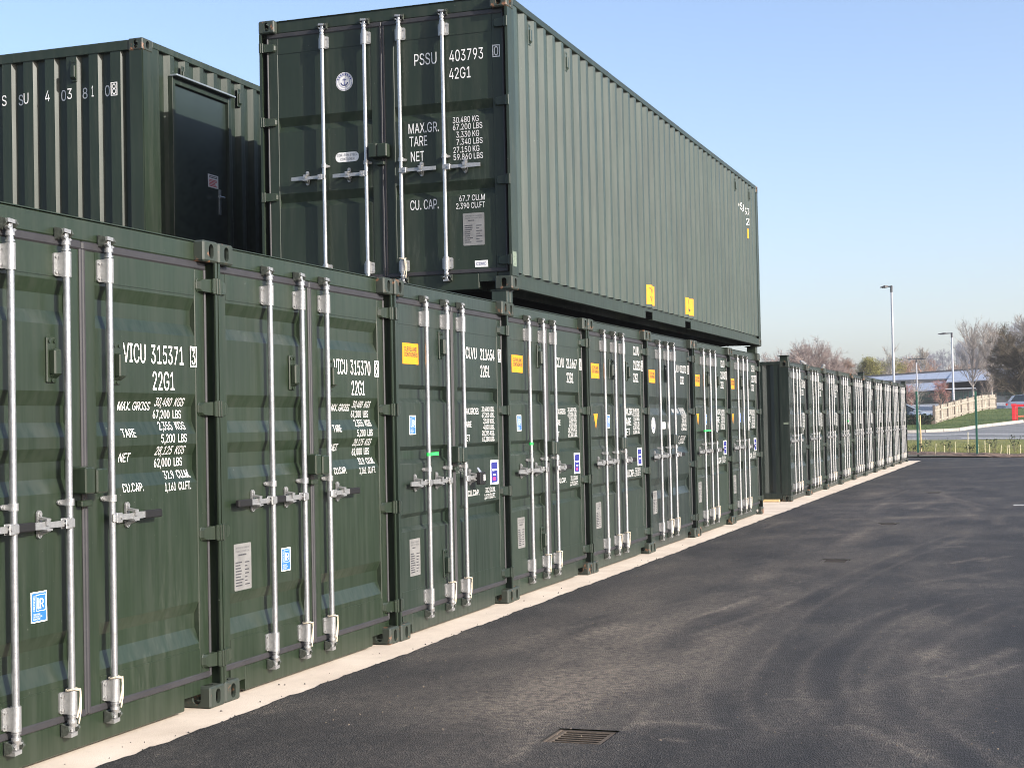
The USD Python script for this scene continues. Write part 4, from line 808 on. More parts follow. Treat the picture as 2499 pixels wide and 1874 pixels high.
crumbs('grit', 1100, lambda r: r.normal(3.7, 0.9), lambda r, x: r.normal(-1.78, 0.28), lambda r: r.uniform(0.0010, 0.0024), M['gritstone'], 'pale grit spilled on the asphalt behind the drain grate')
crumbs('pale_stones', 420, lambda r: 2.0 + 16 * r.uniform(0, 1) ** 1.5, lambda r, x: r.uniform(-4.4, -0.5), lambda r: r.uniform(0.002, 0.0048), M['gritstone'], 'small pale stones scattered over the asphalt')
M['road_paint'] = mat('white_road_paint', (0.70, 0.70, 0.68), rough=0.6, var=0.15, scale=6)
tag(put('bay_marking', MB().box(21.62, 21.74, -7.0, -3.80, 0.0145, 0.0165), M['road_paint']), 'white painted line end on the asphalt at the right edge', 'road marking')
tag(put('asphalt_apron', MB().box(48.7, 53.2, -0.262, 16, -0.1, 0.0095), asph), 'asphalt between the end of the concrete strip and the soil bed', kind='structure')
#ENV
# ------------------------------------------------------------------ beyond the yard: bank, verge, road, slope, car park
def strip(ca, cb, ys, n=8, lift=0.0, rough=0.0, seed=0):
    """Sheet between two lines x = ca(y), x = cb(y), draped on the terrain."""
    t = np.linspace(0, 1, n); Yg, Tg = np.meshgrid(ys, t, indexing='ij'); Xg = ca(Yg) * (1 - Tg) + cb(Yg) * Tg
    Zg = terrain2(Xg, Yg) + lift
    if rough: Zg = Zg + rough * (meshkit.fbm(np.stack([Xg * 2.3, Yg * 2.3, Xg * 0], -1), 4, seed) - 0.45) * np.minimum(1, 4 * np.minimum(Tg, 1 - Tg) + 0.15)
    P = np.stack([Xg, Yg, Zg], -1).reshape(-1, 3); a, b = Xg.shape; i, j = np.meshgrid(np.arange(a - 1), np.arange(b - 1), indexing='ij'); k = i * b + j
    return P, tri(np.stack([k, k + 1, k + 1 + b, k + b], -1).reshape(-1, 4))
def terrain2(x, y):
    k = np.clip((y - 0.95) / 0.35, 0, 1) * np.clip((x - 74.2) / 0.8, 0, 1) * np.clip((95 - x) / 4.0, 0, 1)
    return terrain(x) * (1 - k) + 0.50 * k
ysA = np.concatenate([np.arange(-60, -8, 4), np.arange(-8, 6, 0.12), np.arange(6, 90, 4)])
ysB = np.concatenate([np.arange(-120, -10, 8), np.arange(-10, 0.5, 0.5), np.arange(0.5, 1.7, 0.1), np.arange(1.7, 12, 0.5), np.arange(12, 160, 8)])
c_end = lambda y: 50.9 + 0.4537 * (np.clip(y, -30, 25) + 3.0)
c_soil = lambda y: c_end(y) + 1.5
c_verge = lambda y: np.maximum(60.74 + 0.208 * (np.clip(y, -60, 60) - 1.08), c_soil(y) + 1.0)
KY = np.array([-120, -40, -8, -3.21, -2.59, -1.0, -0.29, 1.39, 8, 40, 160.]); KX = np.array([110, 104, 84, 76.23, 74.83, 71.8, 69.6, 68.5, 68.6, 70, 76.])
c_kerb = lambda y: np.interp(y, KY, KX)
c_slope = lambda y: np.maximum(94 + 0.0 * y, c_kerb(y) + 4)
def mat_grass(name, a, b, c, scale=0.6):
    return usdkit.material(stage, L + name, {'g': ('geometry', {}), 'n1': ('noise_texture', {'scale': scale, 'detail': 6.0, 'roughness': 0.7}), 'r1': ('rgb_ramp', {'ramp': [(0.3, a), (0.5, b), (0.72, c)]}),
        'n2': ('noise_texture', {'scale': 9.0, 'detail': 5.0, 'roughness': 0.75}), 'r2': ('rgb_ramp', {'ramp': [(0.3, (0.55, 0.55, 0.55)), (0.7, (1.35, 1.35, 1.3))]}), 'm': ('mix', {'mix_type': 'multiply', 'fac': 1.0}),
        'b': ('bump', {'strength': 0.8, 'distance': 0.08}), 'p': ('principled_bsdf', {'roughness': 0.85, 'specular_ior_level': 0.2})},
        [('g.position', 'n1.vector'), ('n1.fac', 'r1.fac'), ('g.position', 'n2.vector'), ('n2.fac', 'r2.fac'), ('r1.color', 'm.color1'), ('r2.color', 'm.color2'), ('m.color', 'p.base_color'), ('n2.fac', 'b.height'), ('b.normal', 'p.normal')], surface='p.BSDF')
M['verge'] = mat_grass('verge_grass', (0.105, 0.120, 0.035), (0.165, 0.165, 0.055), (0.215, 0.19, 0.08)); M['lawn'] = mat_grass('slope_grass', (0.050, 0.074, 0.022), (0.078, 0.106, 0.034), (0.115, 0.130, 0.050)); M['field'] = mat_grass('far_field_grass', (0.06, 0.085, 0.03), (0.09, 0.11, 0.045), (0.12, 0.125, 0.06), 0.05)
M['soil'] = mat('brown_soil', (0.15, 0.10, 0.072), rough=0.95, var=0.45, scale=5, bump=0.9, bdist=0.05); M['tar'] = mat('worn_road_asphalt', (0.125, 0.125, 0.128), rough=0.8, var=0.12, scale=2.5); M['park'] = mat('pale_car_park', (0.25, 0.26, 0.28), rough=0.75, var=0.08, scale=0.6)
M['kerbst'] = mat('concrete_kerb', (0.32, 0.295, 0.265), rough=0.85, var=0.15, scale=3)
tag(put('soil_bed', strip(lambda y: c_end(y) - 0.05, c_soil, ysA, 16, 0.03, 0.20, 4), M['soil'], smooth=True), 'strip of bare brown soil along the end of the yard', kind='structure')
tag(put('verge', strip(c_soil, c_verge, ysA, 14, 0.02, 0.07, 8), M['verge'], smooth=True), 'yellowish mown grass verge behind the mesh fence', kind='structure')
tag(put('road', strip(lambda y: c_verge(y) - 0.1, lambda y: c_kerb(y) + 0.1, ysB, 10, -0.02), M['tar'], smooth=True), 'grey asphalt road beyond the verge', kind='structure')
def lane(name, a, b, ya, yb, label):
    ys = np.linspace(ya, yb, 24); c1 = lambda y: np.interp(y, [a[1], b[1]], [a[0], b[0]]) if a[1] < b[1] else np.interp(y, [b[1], a[1]], [b[0], a[0]])
    ln = lambda y: a[0] + (b[0] - a[0]) * (y - a[1]) / (b[1] - a[1])
    tag(put(name, strip(lambda y: ln(y) - 0.10, lambda y: ln(y) + 0.10, ys, 3, 0.004), M['road_paint']), label, 'road marking')
lane('road_line', (65.85, 1.5), (65.14, -3.36), -12, 12, 'long white line along the middle of the road')
lane('edge_line', (62.13, 0.55), (61.16, -3.41), -12, -0.9, 'white edge line on the near side of the road, right of the gap'); lane('edge_line', (62.13, 0.55), (61.16, -3.41), 0.5, 6, 'white edge line on the near side of the road, at the far container')
tag(put('grass_slope', strip(lambda y: c_kerb(y) + 0.10, c_slope, ysB, 40, 0.10, 0.10, 12), M['lawn'], smooth=True), 'bright green grass bank rising behind the kerb', kind='structure')
tag(put('car_park', strip(lambda y: c_slope(y) - 0.1, lambda y: 141 + 0 * y, ysB, 10, 0.0), M['park'], smooth=True), 'pale car park surface in front of the building', kind='structure')
ysC = np.concatenate([np.arange(-900, 1000, 50)])
tag(put('field', strip(lambda y: 140 + 0 * y, lambda y: 900 + 0 * y, ysC, 24, -0.03), M['field'], smooth=True), 'rough grassland behind the building', kind='structure')
tag(put('ground', MB().box(-900, 60, -900, 900, -0.4, -0.155), M['field']), 'ground beneath the yard', kind='structure')
kb = tag(UsdGeom.Xform.Define(stage, '/World/kerb').GetPrim(), 'pale concrete kerb along the far side of the road', kind='structure')
yk = [];  y = -9.0
pts = np.column_stack([np.interp(np.linspace(-9, 5, 600), KY, KX), np.linspace(-9, 5, 600)]); dist = np.concatenate([[0], np.cumsum(np.hypot(*np.diff(pts, axis=0).T))])
for s in np.arange(0, dist[-1] - 0.9, 0.915):
    a = [np.interp(s + 0.005, dist, pts[:, q]) for q in (0, 1)]; b = [np.interp(s + 0.905, dist, pts[:, q]) for q in (0, 1)]; d = np.array(b) - a; d /= np.linalg.norm(d); n = np.array([d[1], -d[0]]) * 0.065
    za, zb = terrain(a[0]), terrain(b[0]); P = []
    for (p, z) in ((a, za), (b, zb)):
        for q in (-1, 1): P += [(p[0] + q * n[0], p[1] + q * n[1], z - 0.1), (p[0] + q * n[0], p[1] + q * n[1], z + 0.115)]
    put('kerb_stone', MB().hull(P), M['kerbst'], kb)
# grass blades: only tufts along the soil edge and on the slope
def tufts(name, n, fx, fy, h, m, label, seed):
    r = np.random.default_rng(seed); y = fy(r, n); x = fx(r, n, y); z = terrain(x) + 0.02; a = r.uniform(0, 2 * np.pi, n); hh = r.uniform(0.4, 1.0, n) * h; w = 0.012 * h / 0.12
    lean = r.normal(0, 0.35, (n, 2)) * hh[:, None]; P = np.stack([np.column_stack([x - w * np.cos(a), y - w * np.sin(a), z - 0.03]), np.column_stack([x + w * np.cos(a), y + w * np.sin(a), z - 0.03]), np.column_stack([x + lean[:, 0], y + lean[:, 1], z + hh])], 1).reshape(-1, 3)
    tag(put(name, (P, np.arange(3 * n).reshape(-1, 3)), m), label, kind='stuff')
def mat_leaf(name, c, t=0.35, var=0.3):
    c = np.array(c)
    return usdkit.material(stage, L + name, {'g': ('geometry', {}), 'n': ('noise_texture', {'scale': 3.0, 'detail': 2.0}), 'r': ('rgb_ramp', {'ramp': [(0.3, tuple(c * (1 - var))), (0.7, tuple(c * (1 + var)))]}), 'd': ('principled_bsdf', {'roughness': 0.6, 'specular_ior_level': 0.3}), 't': ('translucent_bsdf', {}), 'm': ('mix_closure', {'fac': t})},
        [('g.position', 'n.vector'), ('n.fac', 'r.fac'), ('r.color', 'd.base_color'), ('r.color', 't.color'), ('d.BSDF', 'm.closure1'), ('t.BSDF', 'm.closure2')], surface='m.closure')
M['blade'] = mat_leaf('grass_blade', (0.20, 0.20, 0.07)); M['blade2'] = mat_leaf('lush_grass_blade', (0.068, 0.098, 0.030)); M['leaf'] = mat_leaf('dark_shrub_leaf', (0.028, 0.045, 0.016)); M['leafo'] = mat_leaf('olive_leaf', (0.20, 0.19, 0.05)); M['budp'] = mat_leaf('pink_bud', (0.34, 0.16, 0.15)); M['ivy'] = mat_leaf('dull_olive_leaf', (0.062, 0.056, 0.026)); M['hedge'] = mat_leaf('hedge_leaf', (0.022, 0.028, 0.014))
tufts('verge_tufts', 4500, lambda r, n, y: c_soil(y) + np.abs(r.normal(0, 1, n)) * 2.2, lambda r, n: r.uniform(-6, 2.5, n), 0.13, M['blade'], 'longer grass on the verge', 1)
tufts('slope_tufts', 14000, lambda r, n, y: c_kerb(y) + 0.1 + r.uniform(0, 1, n) ** 1.3 * 17, lambda r, n: r.uniform(-6, 3, n), 0.17, M['blade2'], 'rough grass on the bank', 2)

# ------------------------------------------------------------------ green mesh fence
M['fgreen'] = mat('fence_green_powder_coat', (0.012, 0.085, 0.055), rough=0.4, var=0.06)
FP = [(54.2, 2.33), (53.2, 0.20), (52.2, -1.935), (51.2, -4.07)]
mf = thing('mesh_fence', 'green steel mesh fence with slim posts at the end of the yard', 'fence')
for (a, b) in FP:
    z = terrain(a) + 0.0; put('fence_post', MB().box(a - 0.04, a + 0.04, b - 0.035, b + 0.035, z - 0.1, z + 2.28, 0.004).box(a - 0.045, a + 0.045, b - 0.04, b + 0.04, z + 2.28, z + 2.30), M['fgreen'], mf)
def wires(m, A, B, r):
    A, B = np.array(A), np.array(B); n = len(A); o = np.array([[-r, 0, 0], [r * 0.5, r * 0.7, 0], [r * 0.5, -r * 0.7, 0]]); oh = np.array([[0, -r * 0.5, r], [0, -r * 0.5, -r], [0, r, 0]])
    off = np.where((np.abs(B - A)[:, 2] > 0.5)[:, None, None], o[None], oh[None]); V = np.concatenate([A[:, None] + off, B[:, None] + off], 1).reshape(-1, 3); k = np.arange(n)[:, None] * 6
    F = np.concatenate([k + np.array(t) for t in ([0, 1, 4], [0, 4, 3], [1, 2, 5], [1, 5, 4], [2, 0, 3], [2, 3, 5])]); m.add(V, F)
for (a, b) in zip(FP[:-1], FP[1:]):
    A, B = np.array(a), np.array(b); m = MB(); z0, z1 = terrain(A[0]) + 0.06, terrain(B[0]) + 0.06; u = np.linspace(0.02, 0.98, 46); P = A + (B - A) * u[:, None]; zb = z0 + (z1 - z0) * u
    wires(m, np.column_stack([P, zb]), np.column_stack([P, zb + 2.2]), 0.0014); hs = np.linspace(0.02, 2.18, 12); wires(m, [(A[0] + 0.02, A[1], z0 + h) for h in hs], [(B[0] + 0.02, B[1], z1 + h) for h in hs], 0.0022); put('wire_panel', m, M['fgreen'], mf)

# canes and young shrubs in the soil bed
M['cane'] = mat('bleached_cane', (0.62, 0.55, 0.36), rough=0.8, var=0.1)
rc = np.random.default_rng(12)
for q, (x, y, h, lean) in enumerate([(52.72, -0.44, 0.40, -.04), (53.19, -0.75, 0.32, .01), (52.99, -1.15, 0.44, .01), (52.67, -1.59, 0.80, -.02), (52.49, -1.96, 0.36, .0), (52.58, -2.19, 0.48, .0), (52.56, -2.32, 0.37, -.03), (52.37, -2.72, 0.34, -.05), (52.22, -2.95, 0.34, -.04), (52.08, -3.04, 0.36, .01), (52.15, -3.41, 0.36, .0)]):
    tag(put('cane', MB().tube([(x, y, terrain(x) - 0.05), (x, y + lean, terrain(x) + h)], 0.011, 6), M['cane']), f'pale bamboo cane in the soil bed, {["first", "second", "third", "tall fourth", "fifth", "sixth", "seventh", "eighth", "ninth", "tenth", "eleventh"][q]} from the container end', 'cane', 'canes marking new planting along the fence')
M['twig'] = mat('twig_bark', (0.10, 0.075, 0.055), rough=0.9, var=0.3, scale=6)
def leaves(r, C, n, size, spread):
    """n leaf quads scattered round each centre of C."""
    c = np.repeat(C, n, 0) + r.normal(0, spread, (len(C) * n, 3)); a = r.normal(0, 1, (len(c), 3)); a /= np.linalg.norm(a, axis=1)[:, None]; b = np.cross(a, r.normal(0, 1, (len(c), 3))); b /= np.linalg.norm(b, axis=1)[:, None]
    s = size * r.uniform(0.6, 1.3, (len(c), 1)); V = np.stack([c - a * s, c + b * s * 0.55, c + a * s, c - b * s * 0.55], 1).reshape(-1, 3); k = np.arange(len(c))[:, None] * 4
    return V, np.concatenate([k + [0, 1, 2], k + [0, 2, 3]])
for q, (x, y, h) in enumerate([(53.2, -0.06, 0.50), (52.9, -0.98, 0.55), (52.35, -1.64, 0.38), (52.4, -2.53, 0.62), (52.7, -3.22, 0.66), (53.7, 0.42, 0.30)]):
    t = thing('young_shrub', f'small dark leafy shrub in the soil bed, {["by the first fence post", "between the second and third cane", "left of the second fence post", "right of the second fence post", "at the right edge", "at the foot of the last container"][q]}', 'shrub', (x, y, terrain(x)), 0, 'young shrubs planted along the fence'); m = MB(); C = []
    for s in range(4):
        d = rc.normal(0, 0.16, 2); P = [(0, 0, -0.03), (d[0] * 0.5, d[1] * 0.5, h * 0.5), (d[0], d[1], h * rc.uniform(0.7, 1.0))]; m.tube(P, 0.006, 4); C += [np.array(P[1]) * (1 - u) + np.array(P[2]) * u for u in (0, 0.4, 0.8, 1.0)]
    put('stem', m, M['twig'], t); put('foliage', leaves(rc, np.array(C), 4, 0.034, 0.035), M['leaf'], t)

# ------------------------------------------------------------------ trees
def bark(name, c): return mat(name, c, rough=0.95, var=0.25, scale=4)
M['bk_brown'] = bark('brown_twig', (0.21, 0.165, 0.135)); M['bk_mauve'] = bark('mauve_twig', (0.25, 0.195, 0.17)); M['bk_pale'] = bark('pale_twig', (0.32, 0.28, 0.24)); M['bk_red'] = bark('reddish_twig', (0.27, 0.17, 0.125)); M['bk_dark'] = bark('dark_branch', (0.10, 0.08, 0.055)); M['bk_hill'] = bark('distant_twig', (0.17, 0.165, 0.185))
def tubes(P, R, sides=3):
    """P (n, k, 3) polylines, R (n, k) radii -> one mesh of thin tubes."""
    n, k = P.shape[:2]; T = np.gradient(P, axis=1); T /= np.linalg.norm(T, axis=2, keepdims=True) + 1e-9
    ref = np.where(np.abs(T[..., 2:3]) < 0.9, np.array([0, 0, 1.0]), np.array([1.0, 0, 0])); A = np.cross(T, ref); A /= np.linalg.norm(A, axis=2, keepdims=True) + 1e-9; B = np.cross(T, A)
    t = np.arange(sides) * 2 * np.pi / sides; V = P[:, :, None] + R[:, :, None, None] * (np.cos(t)[:, None] * A[:, :, None] + np.sin(t)[:, None] * B[:, :, None])
    base = (np.arange(n)[:, None, None] * k + np.arange(k - 1)[None, :, None]) * sides; s = np.arange(sides); s2 = (s + 1) % sides
    F = np.concatenate([np.stack([base + s, base + s2, base + sides + s2], -1).reshape(-1, 3), np.stack([base + s, base + sides + s2, base + sides + s], -1).reshape(-1, 3)])
    return V.reshape(-1, 3), F
def grow(r, P, n, u0, u1, ln, ang, lift, k=4, wob=0.10):
    """n children on each polyline of P (m, j, 3): start positions, directions off the parent, curving up by lift."""
    m, j = P.shape[:2]; u = r.uniform(u0, u1, (m, n)) * (j - 1); i = np.minimum(u.astype(int), j - 2); fr = (u - i)[..., None]; q = np.arange(m)[:, None]
    S = P[q, i] * (1 - fr) + P[q, i + 1] * fr; T = P[q, i + 1] - P[q, i]; T /= np.linalg.norm(T, axis=-1, keepdims=True) + 1e-9
    a = r.normal(0, 1, (m, n, 3)); a -= (a * T).sum(-1, keepdims=True) * T; a /= np.linalg.norm(a, axis=-1, keepdims=True) + 1e-9
    th = np.radians(r.normal(ang, 10, (m, n, 1))); D = T * np.cos(th) + a * np.sin(th); S, D = S.reshape(-1, 3), D.reshape(-1, 3); l = (ln * r.uniform(0.55, 1.15, (m, n)) * (1.15 - 0.55 * (u / (j - 1)))).reshape(-1, 1)
    out = [S]; d = D
    for _ in range(k - 1):
        d = d + np.array([0, 0, lift]) + r.normal(0, wob, d.shape); d /= np.linalg.norm(d, axis=1)[:, None]; out.append(out[-1] + d * l / (k - 1))
    return np.stack(out, 1)
def bare_tree(r, h, trunk_h, l1, n=(14, 9, 8, 0), ang=(48, 45, 42), lift=(0.18, 0.12, 0.08), rad=0.10, ratio=(0.5, 0.45), twig=0.006):
    t = np.linspace(0, 1, 6); tr_ = np.column_stack([np.cumsum(r.normal(0, 0.03, 6)) * h * 0.15, np.cumsum(r.normal(0, 0.03, 6)) * h * 0.15, t * h * 0.80 - 0.1])[None]; tr_[0, 0, :2] = 0
    T = tubes(tr_, (rad * (1 - 0.85 * t))[None], 7); u0 = trunk_h / (h * 0.8)
    B1 = grow(r, tr_, n[0], u0, 1.0, l1, ang[0], lift[0], 6); B2 = grow(r, B1, n[1], 0.15, 1.0, l1 * ratio[0], ang[1], lift[1], 4); B3 = grow(r, B2, n[2], 0.1, 1.0, l1 * ratio[0] * ratio[1], ang[2], lift[2], 3)
    parts = [(B1, rad * 0.42), (B2, rad * 0.16), (B3, max(twig, rad * 0.06))]
    if len(n) > 3 and n[3]: parts.append((grow(r, B3, n[3], 0.1, 1.0, l1 * ratio[0] * ratio[1] * 0.55, 40, 0.05, 3), twig))
    m = MB()
    for B, q in parts: m.add(*tubes(B, np.linspace(1, 0.45, B.shape[1])[None] * np.full((len(B), 1), q), 3))
    return T, m.mesh(), B3
def tree(label, x, y, h, trunk_h, l1, mt, seed, group=None, cat='tree', leaf=None, nl=2, ls=0.05, lsp=0.12, z=None, **kw):
    r = np.random.default_rng(seed); t = thing('bare_tree' if not leaf else 'tree', label, cat, (x, y, terrain(x) if z is None else z), 0, group); T, C, B3 = bare_tree(r, h, trunk_h, l1, **kw)
    put('trunk', T, M[mt], t, smooth=True); put('crown', C, M[mt], t)
    if leaf: put('foliage', leaves(r, B3[:, 1:].reshape(-1, 3), nl, ls, lsp), M[leaf], t)
    return t
tree('wide rounded bare tree behind the roofs of the far block', 120, 14.0, 4.2, 0.5, 3.5, 'bk_mauve', 1, n=(34, 12, 9, 4), ang=(66, 44, 40), lift=(0.10, 0.10, 0.08), rad=0.16, twig=0.009)
tree('low bare tree left of the wide rounded tree, beside the upper container', 121, 17.2, 4.0, 0.6, 1.9, 'bk_mauve', 2, n=(20, 10, 8, 2), ang=(50, 42, 38), rad=0.12, twig=0.008)
tree('small bare tree right at the corner of the upper container', 123, 19.4, 4.0, 0.6, 1.9, 'bk_mauve', 3, n=(18, 10, 8, 2), ang=(50, 42, 38), rad=0.12, twig=0.008)
tree('russet bushy tree between the wide bare tree and the olive one', 170, 17.4, 4.6, 0.4, 2.2, 'bk_red', 4, n=(24, 10, 8, 2), ang=(60, 45, 40), rad=0.12, twig=0.010, leaf='ivy', nl=1, ls=0.05)
tree('yellow olive bushy tree coming into leaf behind the far block', 172, 14.6, 4.9, 0.4, 2.2, 'bk_brown', 5, n=(24, 10, 8), ang=(60, 45, 40), rad=0.12, twig=0.010, leaf='leafo', nl=3, ls=0.075, lsp=0.16)
tree('second yellow olive bushy tree, nearer the tall lamp', 176, 12.6, 4.6, 0.4, 2.3, 'bk_brown', 6, n=(24, 10, 8), ang=(60, 45, 40), rad=0.12, twig=0.010, leaf='leafo', nl=2, ls=0.07, lsp=0.16)
tree('brown bushy tree just left of the tall lamp', 180, 19.6, 4.7, 0.4, 2.2, 'bk_red', 7, n=(24, 10, 8, 2), ang=(60, 45, 40), rad=0.12, twig=0.010)
tree('thin pale bare tree behind the tall lamp', 165, 11.5, 6.4, 1.2, 2.2, 'bk_pale', 8, n=(16, 9, 7), ang=(34, 36, 36), lift=(0.2, 0.15, 0.1), rad=0.11, twig=0.007)
tree('thin pale bare tree behind the double headed lamp', 168, 8.6, 6.0, 1.2, 2.0, 'bk_pale', 9, n=(16, 9, 7), ang=(34, 36, 36), lift=(0.2, 0.15, 0.1), rad=0.11, twig=0.007)
tree('tall pale bare poplar right of the single lamp', 130, 1.55, 6.6, 0.8, 2.9, 'bk_pale', 10, n=(22, 10, 8), ang=(36, 32, 36), lift=(0.2, 0.16, 0.1), rad=0.12, twig=0.008)
tree('second tall pale bare poplar, nearer the dense dark tree', 131, 0.1, 6.6, 0.8, 2.9, 'bk_pale', 11, n=(22, 10, 8), ang=(36, 32, 36), lift=(0.2, 0.16, 0.1), rad=0.12, twig=0.008)
tree('pale bare tree rising behind the dense dark tree', 128, -2.7, 7.4, 1.0, 2.3, 'bk_pale', 12, n=(26, 10, 9), ang=(32, 34, 36), lift=(0.2, 0.16, 0.1), rad=0.12, twig=0.009)
tree('dense dark olive brown tree at the right edge', 114, -2.6, 5.6, 0.3, 2.9, 'bk_dark', 13, n=(34, 13, 9, 2), ang=(62, 46, 42), lift=(0.10, 0.08, 0.05), rad=0.17, twig=0.012, leaf='ivy', nl=1, ls=0.045, lsp=0.10)
tree('second dense dark tree, half outside the right edge', 116, -5.6, 6.6, 0.3, 2.9, 'bk_dark', 14, n=(32, 12, 9, 2), ang=(60, 46, 42), lift=(0.10, 0.08, 0.05), rad=0.17, twig=0.012, leaf='ivy', nl=1, ls=0.045, lsp=0.10)
tree('young tree with pink buds in front of the building', 97, 2.1, 2.35, 0.5, 0.95, 'bk_red', 15, n=(18, 8, 6), ang=(42, 40, 38), rad=0.04, twig=0.004, leaf='budp', nl=1, ls=0.028, lsp=0.05)
tree('young tree with pink buds beside the last container', 98, 4.3, 2.2, 0.5, 0.95, 'bk_red', 16, n=(16, 8, 6), ang=(42, 40, 38), rad=0.04, twig=0.004, leaf='budp', nl=1, ls=0.028, lsp=0.05)
tree('young bare tree behind the timber fence', 94.5, -0.82, 2.3, 0.7, 1.15, 'bk_brown', 17, n=(12, 6, 5), ang=(46, 38, 36), lift=(0.14, 0.1, 0.05), rad=0.045, twig=0.004)
tree('staked sapling with thin branches by the first fence post', 54.0, 0.16, 3.0, 1.55, 0.75, 'bk_pale', 18, n=(11, 5, 4), ang=(46, 38, 36), lift=(0.10, 0.08, 0.05), rad=0.026, twig=0.003)
tag(put('tree_stake', MB().tube([(53.85, 0.135, 0.05), (53.85, 0.155, 1.55)], 0.028, 8), M['wood']), 'yellow timber stake tied to the sapling by the fence', 'stake')
# the far wood: one mass
def wood(name, seed, n, xr, yr, h, mt, label, l1=2.2, br=(12, 7, 6), tw=0.012, hz=lambda x, y: 0.0):
    r = np.random.default_rng(seed); V = []; Ft = []; n0 = 0; protos = [bare_tree(r, 1.0 * h, 0.1 * h, l1, n=br, ang=(52, 44, 40), rad=0.12, twig=tw) for _ in range(4)]
    for _ in range(n):
        T, C, _b = protos[r.integers(4)]; s = r.uniform(0.7, 1.15); a = r.uniform(0, 6.28); x, y = r.uniform(*xr), r.uniform(*yr); R = np.array([[math.cos(a), math.sin(a), 0], [-math.sin(a), math.cos(a), 0], [0, 0, 1]])
        for v, f in (T, C): V.append(v @ R * s + [x, y, terrain(x) + hz(x, y)]); Ft.append(f + n0); n0 += len(v)
    tag(put(name, (np.vstack(V), np.vstack(Ft)), M[mt]), label, kind='stuff')
wood('woodland', 40, 46, (205, 255), (-8, 34), 4.7, 'bk_brown', 'brown leafless woodland behind the building', 2.6)
wood('woodland', 41, 22, (178, 200), (-4, 13), 4.6, 'bk_red', 'russet leafless scrub close behind the building roof', 2.3)
# wooded hill far away
hy = np.linspace(-260, 330, 60); hx = np.linspace(300, 640, 30); HX, HY = np.meshgrid(hx, hy, indexing='ij')
hill_h = lambda x, y: 17.0 * np.exp(-((x - 470) / 95) ** 2) * (0.25 + 0.75 / (1 + np.exp((y - 14) / 9.0))) * (0.9 + 0.2 * meshkit.noise(np.stack([x * 0.03, y * 0.03, 0 * x], -1), 6))
HZ = terrain(HX) - 0.2 + hill_h(HX, HY); a, b = HX.shape; i, j = np.meshgrid(np.arange(a - 1), np.arange(b - 1), indexing='ij'); k = i * b + j
tag(put('hill', (np.stack([HX, HY, HZ], -1).reshape(-1, 3), tri(np.stack([k, k + b, k + 1 + b, k + 1], -1).reshape(-1, 4))), mat('hill_wood_floor', (0.085, 0.08, 0.07), rough=0.95, var=0.35, scale=0.12), smooth=True), 'low wooded hill on the skyline', kind='structure')
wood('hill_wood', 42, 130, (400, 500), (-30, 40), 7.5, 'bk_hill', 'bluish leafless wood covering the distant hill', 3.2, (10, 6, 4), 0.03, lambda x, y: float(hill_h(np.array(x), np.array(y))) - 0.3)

# ------------------------------------------------------------------ hedge, timber fence, cars, barrier, lamps
hd = thing('clipped_hedge', 'dark clipped hedge between the parked cars and the grass', 'hedge', (73.75, 0, 0)); r = np.random.default_rng(8)
m = MB(); m.box(-0.25, 0.35, 1.06, 5.0, 0.85, 1.42); put('hedge_core', m, M['twig'], hd); C = np.column_stack([r.uniform(-0.35, 0.45, 1500), r.uniform(1.02, 5.0, 1500), 0.92 + r.uniform(0, 1, 1500) ** 0.6 * 0.60]); put('foliage', leaves(r, C, 4, 0.06, 0.05), M['hedge'], hd)
M['pale_wood'] = mat('weathered_softwood', (0.27, 0.235, 0.19), rough=0.85, var=0.28, scale=5); M['post_wood'] = mat('dark_fence_post', (0.13, 0.10, 0.085), rough=0.85, var=0.25, scale=5)
wfp = [(73.7, 1.00), (75.65, 0.83), (77.6, 0.60), (79.6, 0.37), (81.6, 0.12), (83.5, -0.14), (85.4, -0.43), (87.3, -0.74), (89.2, -1.07), (91.0, -1.40)]
wf = thing('timber_fence', 'low weathered timber slat fence climbing the grass bank', 'fence'); r = np.random.default_rng(9)
for q, (a, b) in enumerate(wfp):
    z = terrain(a); put('fence_post', MB().box(a - 0.05, a + 0.05, b - 0.06, b + 0.06, z - 0.1, z + 1.06, 0.006), M['post_wood'], wf)
    if q == len(wfp) - 1: break
    a2, b2 = wfp[q + 1]; d = np.array([a2 - a, b2 - b]); ln = np.linalg.norm(d); d /= ln; n = np.array([-d[1], d[0]]); z2 = terrain(a2); m = MB(); nb = 16
    for s in range(nb):
        u0, u1 = (0.07 + (ln - 0.14) * s / nb), (0.07 + (ln - 0.14) * (s + 0.9) / nb); g = r.uniform(-0.012, 0.012); zb = z + (z2 - z) * (u0 / ln); hh = 0.97 + r.uniform(-0.015, 0.015)
        m.hull([(a + d[0] * u + n[0] * (o + g), b + d[1] * u + n[1] * (o + g), zb + zz) for u in (u0, u1) for o in (-0.011, 0.011) for zz in (0.06, hh)])
    put('slat_panel', m, M['pale_wood'], wf)
    for zz in (0.20, 0.72):
        put('fence_rail', MB().hull([(a + d[0] * u + n[0] * o, b + d[1] * u + n[1] * o, z + (z2 - z) * (u / ln) + zz + e_) for u in (0.05, ln - 0.05) for o in (-0.065, -0.025) for e_ in (0, 0.085)]), M['pale_wood'], wf)

